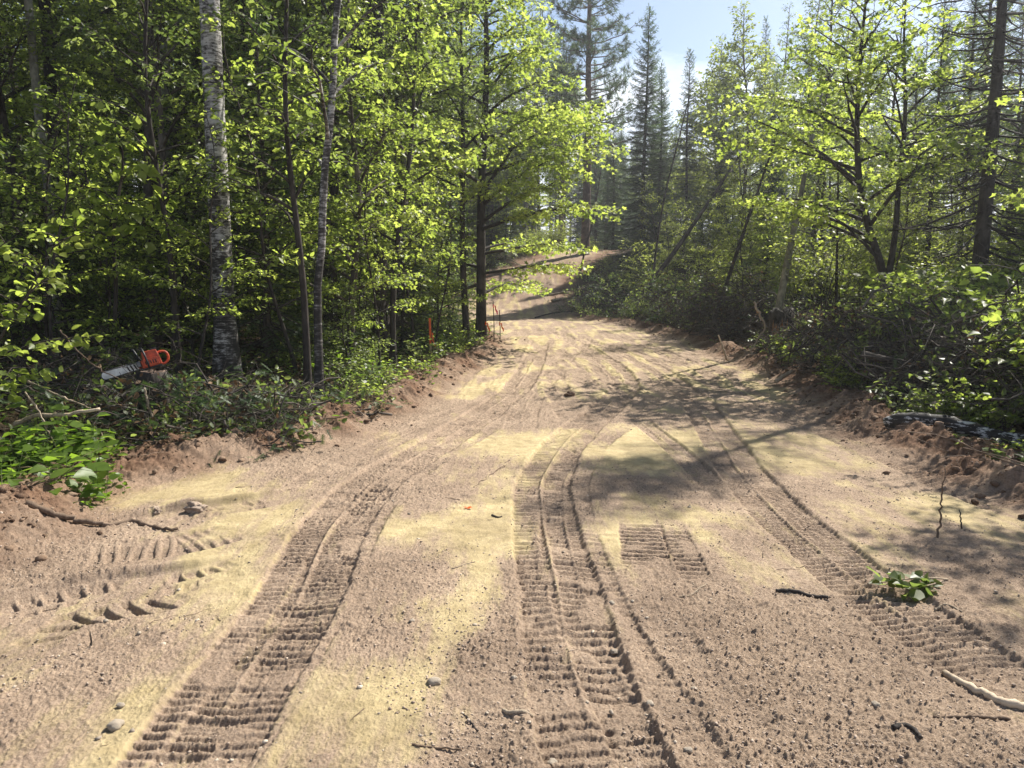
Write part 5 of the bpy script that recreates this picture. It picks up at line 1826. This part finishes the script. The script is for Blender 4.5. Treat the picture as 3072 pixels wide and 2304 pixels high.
# ------------------------------------------------------------------ stumps
def stump(name, label, loc, r, h, jag, seed, bark, torn=None, rot=0.0, inner=None):
    rg = np.random.default_rng(seed)
    a = Acc(); nS = 40
    ang = np.arange(nS) * 2 * np.pi / nS
    rows = []
    hs = [-.15, .0, .1, .25, .5, .75, 1.0]
    top = 1 + jag * (perlin(np.cos(ang) * 1.6 + 7, np.sin(ang) * 1.6, seed) + .9 * np.abs(perlin(np.cos(ang) * 5 + 3, np.sin(ang) * 5, seed + 1))) + jag * .55 * (rg.random(nS) - .3)
    for hh in hs:
        flare = 1 + .5 * math.exp(-max(hh, 0) * 5) * (1 + .35 * np.sin(ang * 5 + seed))
        rr = r * flare * (1 + .05 * perlin(ang * 3, ang * 0 + hh * 3, seed + 3))
        z = h * np.where(hh > .5, .5 + (hh - .5) * 2 * (top - .5), hh)
        rows.append(np.stack([rr * np.cos(ang), rr * np.sin(ang), z], 1))
    # inner broken surface
    for k, (fr, dz) in enumerate([(.72, .0), (.4, -.06), (.12, .05)]):
        z = h * (top * (1 - k * .06) + dz + jag * .5 * perlin(np.cos(ang) * (3 + k), np.sin(ang) * 3, seed + 9 + k))
        rows.append(np.stack([r * fr * np.cos(ang), r * fr * np.sin(ang), z], 1))
    V = np.concatenate(rows)
    i = np.arange(len(rows) - 1)[:, None] * nS; j = np.arange(nS)[None]; j2 = (j + 1) % nS
    Q = np.stack([i + j, i + j2, i + nS + j2, i + nS + j], -1)
    nb = len(hs) - 1
    a.add(V, Q=Q[:nb].reshape(-1, 4), mat=0)
    Qi = Q[nb:].reshape(-1, 4)
    a.Q.append(Qi); a.QM.append(np.full(len(Qi), 1, np.int32))
    o = thing(name, label, 'stump', loc, (0, 0, rot))
    part('wood', a.mesh('wood', [bark, inner or WOOD]), o)
    if torn:
        t = Acc()
        for k in range(9):
            x0 = (k - 6) * r * .13
            yy = -math.sqrt(max(r * r * 1.04 - x0 * x0, 0)) - .004
            hh0 = h * (.18 + .15 * rg.random()); hh1 = h * (.62 + .3 * rg.random())
            zz = np.linspace(hh0, hh1, 5)
            P = np.stack([x0 + rg.normal(size=5) * .004, yy - .012 * np.sin(np.linspace(0, 3.1, 5)), zz], 1)
            tubes(t, P, np.array([.004, .016, .018, .014, .002]), 5, tint=rg.random())
        part('torn_wood', t.mesh('torn_wood', WOOD_ORANGE), o)
    return o


def wood_mat(name, c0, c1):
    return bark_mat(name, c0, c1, 10, .12, .4, c1)


WOOD = wood_mat('wood_cut', (.30, .19, .10), (.48, .34, .20))
WOOD_ORANGE = wood_mat('wood_torn', (.34, .13, .04), (.55, .30, .12))
q = dp(781, 330, 16.3)
stump('broken_stump', 'broken dark stump with torn orange wood on the right bank', (q[0], q[1], float(base_z(q[0], q[1])) - .05), .25, .92, .08, 3, BARK_DARK, torn=True, rot=-.15, inner=BARK_DARK)
SX, SY = dp(151, 363, 8.05)[:2]
SZ = dp(151, 370, 8.05)[2]
zb = float(base_z(SX, SY))
stump('tree_stump', 'low cut stump under the chainsaw with leafy branches heaped around it', (SX, SY, zb), .15, max(.3, SZ - zb - .02), .03, 5, BARK_DARK, inner=BARK_PINE)
TOPZ = zb + max(.3, SZ - zb - .02) * 1.03

# ------------------------------------------------------------------ chainsaw
import bmesh
ORANGE = plain('orange_plastic', (.46, .065, .022), .5, 0, .45, 14, .4)
BLACKP = plain('black_plastic', (.018, .018, .02), .5, 0, .1, 30, .4)
STEEL = plain('bar_steel', (.58, .58, .57), .45, .4, .3, 12, .5)
DARKST = plain('chain_steel', (.12, .12, .125), .45, .8, .1, 60)
SILVER = plain('silver_cover', (.45, .45, .46), .4, .3, .1, 40)
LABELW = plain('label_pale', (.55, .60, .52), .5, 0, .1, 60)


def box(bm, x0, x1, y0_, y1_, z0, z1, taper=(0, 0)):
    v = []
    for z, t in ((z0, 0), (z1, 1)):
        for x, y in ((x0, y0_), (x1, y0_), (x1, y1_), (x0, y1_)):
            cx, cy = (x0 + x1) / 2, (y0_ + y1_) / 2
            v.append(bm.verts.new((cx + (x - cx) * (1 - t * taper[0]), cy + (y - cy) * (1 - t * taper[1]), z)))
    for f_ in ((3, 2, 1, 0), (4, 5, 6, 7), (0, 1, 5, 4), (1, 2, 6, 5), (2, 3, 7, 6), (3, 0, 4, 7)):
        bm.faces.new([v[i] for i in f_])


def bm_part(name, fn, mat, parent, bev=.006, seg=3):
    bm = bmesh.new()
    fn(bm)
    if bev:
        bmesh.ops.bevel(bm, geom=list(bm.edges), offset=bev, segments=seg, affect='EDGES', profile=.6)
    me = bpy.data.meshes.new(name)
    bm.to_mesh(me); bm.free()
    for p_ in me.polygons:
        p_.use_smooth = True
    me.materials.append(mat)
    return part(name, me, parent)


def tube_part(name, pts, r, mat, parent, sides=10, K=30):
    a = Acc()
    line = catmull_k(np.array(pts, float), K)
    T = nrm(np.gradient(line, axis=0))
    L2 = np.vstack([line[0] - T[0] * 1e-3, line, line[-1] + T[-1] * 1e-3])
    tubes(a, L2, np.concatenate([[1e-4], np.full(K, r), [1e-4]]), sides)
    return part(name, a.mesh(name, mat, True), parent)


def chainsaw(loc, rot):
    """x: bar direction, z: up, y: across (bar side at -y)"""
    s = thing('chainsaw', 'orange chainsaw with a silver bar resting on the leafy pile at left', 'chainsaw', loc, rot, .86)

    def body(bm):
        box(bm, -.13, .10, -.085, .085, .02, .125, (.05, .06))
        box(bm, -.125, .07, -.078, .078, .118, .215, (.16, .2))
    b_ = bm_part('engine_body', body, ORANGE, s, .014)
    bm_part('crankcase', lambda bm: box(bm, -.12, .12, -.08, .08, .0, .03), BLACKP, s, .008)
    bm_part('clutch_cover', lambda bm: (box(bm, -.07, .13, -.112, -.086, .025, .115, (.1, .0))), ORANGE, s, .009)
    c_ = bm_part('starter_cover', lambda bm: box(bm, -.10, .08, .086, .112, .03, .13, (.12, 0)), ORANGE, s, .009)
    for k in range(5):
        bm_part('vent_slot', lambda bm, k=k: box(bm, -.07 + k * .028, -.058 + k * .028, .1115, .1145, .06, .10), BLACKP, c_, 0)
    bm_part('label', lambda bm: box(bm, -.03, .05, -.1155, -.1125, .045, .085), LABELW, s, .001, 1)
    bm_part('muffler', lambda bm: box(bm, .10, .15, -.03, .06, .05, .12, (.1, .1)), DARKST, s, .008)
    bm_part('filter_cover', lambda bm: box(bm, -.125, -.04, -.06, .06, .205, .228, (.2, .2)), BLACKP, s, .01)
    tube_part('rear_handle', [(-.10, 0, .158), (-.15, 0, .165), (-.20, 0, .150), (-.222, 0, .10), (-.205, 0, .04), (-.16, 0, .014), (-.10, 0, .018)], .014, ORANGE, s)
    bm_part('trigger', lambda bm: box(bm, -.215, -.185, -.008, .008, .125, .155), BLACKP, s, .003)
    tube_part('front_handle', [(.03, .118, .02), (.03, .135, .09), (.035, .125, .19), (.04, .06, .255), (.04, -.04, .262), (.035, -.11, .215), (.03, -.13, .13), (.02, -.118, .05)], .0115, BLACKP, s)
    tube_part('hand_guard', [(.09, .09, .12), (.115, .095, .2), (.13, .06, .265), (.135, 0, .275), (.13, -.07, .262), (.115, -.105, .2), (.10, -.10, .13)], .011, BLACKP, s)
    # guide bar: a stadium outline with thickness
    a = Acc(); n = 14
    ang = np.linspace(-np.pi / 2, np.pi / 2, n)
    hw = .045
    out = [(.10, -hw * .8)] + [(.50 + hw * math.cos(t), hw * math.sin(t)) for t in ang] + [(.10, hw * .8)]
    out = np.array(out)
    V = np.concatenate([np.stack([out[:, 0], np.full(len(out), y_), out[:, 1] + .065], 1) for y_ in (-.1045, -.0985)])
    m = len(out)
    bar = bpy.data.meshes.new('guide_bar')
    bar.from_pydata([tuple(v) for v in V], [], [tuple(range(m)), tuple(range(2 * m - 1, m - 1, -1))] + [(i, i + m, (i + 1) % m + m, (i + 1) % m) for i in range(m)])
    bar.materials.append(STEEL)
    bo = part('guide_bar', bar, s)
    mk = Acc()
    for x_ in (.155, .195, .235):
        vv = np.array([(x_ + dx + dz * .25, y_, .065 + dz) for dx in (0, .018) for y_ in (-.0984, -.0976) for dz in (-.034, .034)])
        mk.add(vv, Q=[(0, 1, 3, 2), (4, 6, 7, 5), (0, 4, 5, 1), (2, 3, 7, 6), (0, 2, 6, 4), (1, 5, 7, 3)])
    part('bar_marking', mk.mesh('bar_marking', BLACKP), bo)
    # chain: links round the bar
    path = np.array([(.06, -hw - .004)] + [(.50 + (hw + .006) * math.cos(t), (hw + .006) * math.sin(t)) for t in ang] + [(.06, hw + .004)])
    seg = np.concatenate([[0], np.cumsum(np.linalg.norm(np.diff(path, axis=0), axis=1))])
    u = np.arange(0, seg[-1], .016)
    cx = np.interp(u, seg, path[:, 0]); cz = np.interp(u, seg, path[:, 1])
    a = Acc()
    for i in range(len(u)):
        h_ = .0065 if i % 3 else .0095
        p_ = np.array([cx[i], -.1015, cz[i] + .065])
        vv = p_ + np.array([(dx, dy, dz) for dx in (-.0062, .0062) for dy in (-.005, .005) for dz in (-h_ * .7, h_ * .7)])
        a.add(vv, Q=[(0, 1, 3, 2), (4, 6, 7, 5), (0, 4, 5, 1), (2, 3, 7, 6), (0, 2, 6, 4), (1, 5, 7, 3)])
    part('chain', a.mesh('chain', DARKST), bo)
    return s


# bar points to the left and a little towards the viewer, seen on its flat side
chainsaw((SX + .02, SY - .03, TOPZ + .03), (R_(4), R_(15), R_(180 + 30)))


# ------------------------------------------------------------------ survey stakes
FLAG_O = plain('stake_orange', (.75, .12, .02), .6, 0, .08, 30)
FLAG_P = plain('ribbon_pink', (.80, .10, .16), .6, 0, .08, 30)
STAKEW = plain('stake_wood', (.45, .33, .2), .7, 0, .2, 30)


def stake(label, px, py_base, py_top, kind):
    q = gp(px, py_base)
    h = dp(px, py_top, q[1])[2] - q[2]
    s = thing('survey_stake', label, 'survey stake', (q[0], q[1], q[2] - .05), (R_(1.5), R_(-1), R_(12)))
    if kind == 'lath':
        bm_part('lath', lambda bm: box(bm, -.02, .02, -.008, .008, 0, h * .45), STAKEW, s, .002, 1)
        bm_part('painted_top', lambda bm: box(bm, -.0215, .0215, -.0095, .0095, h * .45, h + .05), FLAG_O, s, .002, 1)
        t = Acc()
        for k in range(3):
            z0 = h * .72; u = np.linspace(0, 1, 8)
            x = .024 + .05 * u + .012 * np.sin(u * 7 + k); y = -.012 - .02 * u * k + .008 * np.sin(u * 9 + k)
            z = z0 - .26 * u - .02 * k
            V = np.concatenate([np.stack([x, y, z], 1), np.stack([x + .022, y + .01, z + .01], 1)])
            t.add(V, Q=[(i, i + 1, i + 9, i + 8) for i in range(7)], tint=.5)
        part('ribbon', t.mesh('ribbon', FLAG_O), s)
    else:
        tube_part('rod', [(0, 0, 0), (.01, 0, h * .5), (-.005, 0, h + .05)], .011, BARK_DARK, s, 7, 12)
        t = Acc()
        zr = h * (.93 if kind == 'pink' else .62)
        ang = np.linspace(0, 6.283, 10)
        V = np.concatenate([np.stack([.016 * np.cos(ang), .016 * np.sin(ang), np.full(10, zr + dz)], 1) for dz in (-.045, .045)])
        t.add(V, Q=[(i, i + 1, i + 11, i + 10) for i in range(9)])
        for k in range(2):
            u = np.linspace(0, 1, 8)
            x = .016 + .06 * u + .01 * np.sin(u * 8 + k); y = -.014 + .01 * np.sin(u * 6 + 2 * k) - .02 * k * u
            z = zr + .01 - (.17 + .05 * k) * u
            V = np.concatenate([np.stack([x, y, z], 1), np.stack([x + .03, y + .006, z + .012], 1)])
            t.add(V, Q=[(i, i + 1, i + 9, i + 8) for i in range(7)])
        part('ribbon', t.mesh('ribbon', FLAG_P if kind == 'pink' else FLAG_O), s)
    return s


stake('orange-painted survey lath with ribbon in the bright leaves by the left verge', 431, 362, 318, 'lath')
stake('thin rod with pink ribbon at its top right of the bright maple trunk', 494, 346, 301, 'pink')
stake('thin rod with orange ribbon just right of the pink-ribboned rod', 500, 341, 310, 'orange')
stake('plain thin rod leaning close to the bright maple trunk', 486, 346, 306, 'orange')

q = gp(465, 510)
t_ = Acc()
u_ = np.linspace(0, 1, 7)
V_ = np.concatenate([np.stack([.05 * u_, .012 * np.sin(u_ * 5), .006 + .006 * np.sin(u_ * 9)], 1), np.stack([.05 * u_ + .006, .024 + .010 * np.sin(u_ * 5), .010 + .005 * np.sin(u_ * 8 + 1)], 1)])
t_.add(np.concatenate([V_, V_ - np.array([0, 0, .0015])]), Q=[(i, i + 1, i + 8, i + 7) for i in range(6)] + [(i + 14, i + 21, i + 22, i + 15) for i in range(6)])
mesh_thing('ribbon_scrap', t_.mesh('ribbon_scrap', FLAG_O), 'tiny faded orange scrap of ribbon on the tan strip in the road', 'ribbon', (q[0], q[1], float(gz(q[0], q[1])[0]) + .002), (0, 0, .4))

# ------------------------------------------------------------------ leafy broken branch on the road
q = gp(905, 592)
lb = thing('broken_branch', 'broken branch with large green leaves lying on the right of the road', 'branch', (q[0], q[1], float(gz(q[0], q[1])[0])))
rg = np.random.default_rng(88)
a = Acc()
main = np.array([(.10, -.12, .012), (.16, -.03, .02), (.21, .06, .03), (.27, .12, .04), (.36, .17, .03)])
ln = catmull_k(main, 14)
tubes(a, ln, np.linspace(.013, .009, 14), 7, tint=.7)
side = [np.array([(.33, .15, .04), (.2, .09, .075), (.02, .06, .08), (-.12, .04, .07)]), np.array([(.26, .11, .05), (.12, .0, .07), (-.03, -.05, .06)]), np.array([(.36, .17, .035), (.42, .11, .03), (.45, .04, .02)])]
for s_ in side:
    tubes(a, catmull_k(s_, 10), np.linspace(.005, .0025, 10), 5, tint=.7)
part('stem', a.mesh('stem', STICK, True), lb)
g = Acc()
LP, LD, LS = [], [], []
for i in range(44):
    s_ = side[i % 2]
    c = catmull_k(s_, 20)
    k_ = rg.integers(7, 20)
    LP.append(c[k_] + rg.normal(size=3) * .015); d = rg.normal(size=3) * np.array([1, .8, .35]) + np.array([-.3, -.25, .28])
    LD.append(d); LS.append(.045 + .055 * rg.random())
leaves(g, BROAD, np.array(LP), np.array(LD), np.array(LS), rg, .8, .5)
part('leaves', g.mesh('leaves', LEAF_MID), lb)
print('objects', len(COL.objects))

# ------------------------------------------------------------------ haze volume, added to imitate the veil of lens glare
HAZE = True
if HAZE:
    hm = bpy.data.materials.new('haze')
    hm.use_nodes = True
    t = hm.node_tree
    for n in list(t.nodes):
        t.nodes.remove(n)
    o_ = t.nodes.new('ShaderNodeOutputMaterial')
    pv = t.nodes.new('ShaderNodeVolumePrincipled')
    pv.inputs['Color'].default_value = (.92, .95, 1.0, 1)
    pv.inputs['Density'].default_value = .0011
    pv.inputs['Anisotropy'].default_value = .55
    t.links.new(pv.outputs[0], o_.inputs['Volume'])
    bm = bmesh.new()
    box(bm, -330, 330, -330, 330, -2.0, 27.0)
    me = bpy.data.meshes.new('haze')
    bm.to_mesh(me); bm.free()
    me.materials.append(hm)
    hz_ = bpy.data.objects.new('haze', me)
    COL.objects.link(hz_)
    tag(hz_, 'thin pale haze added to imitate the veil of lens glare', 'haze', kind='stuff')
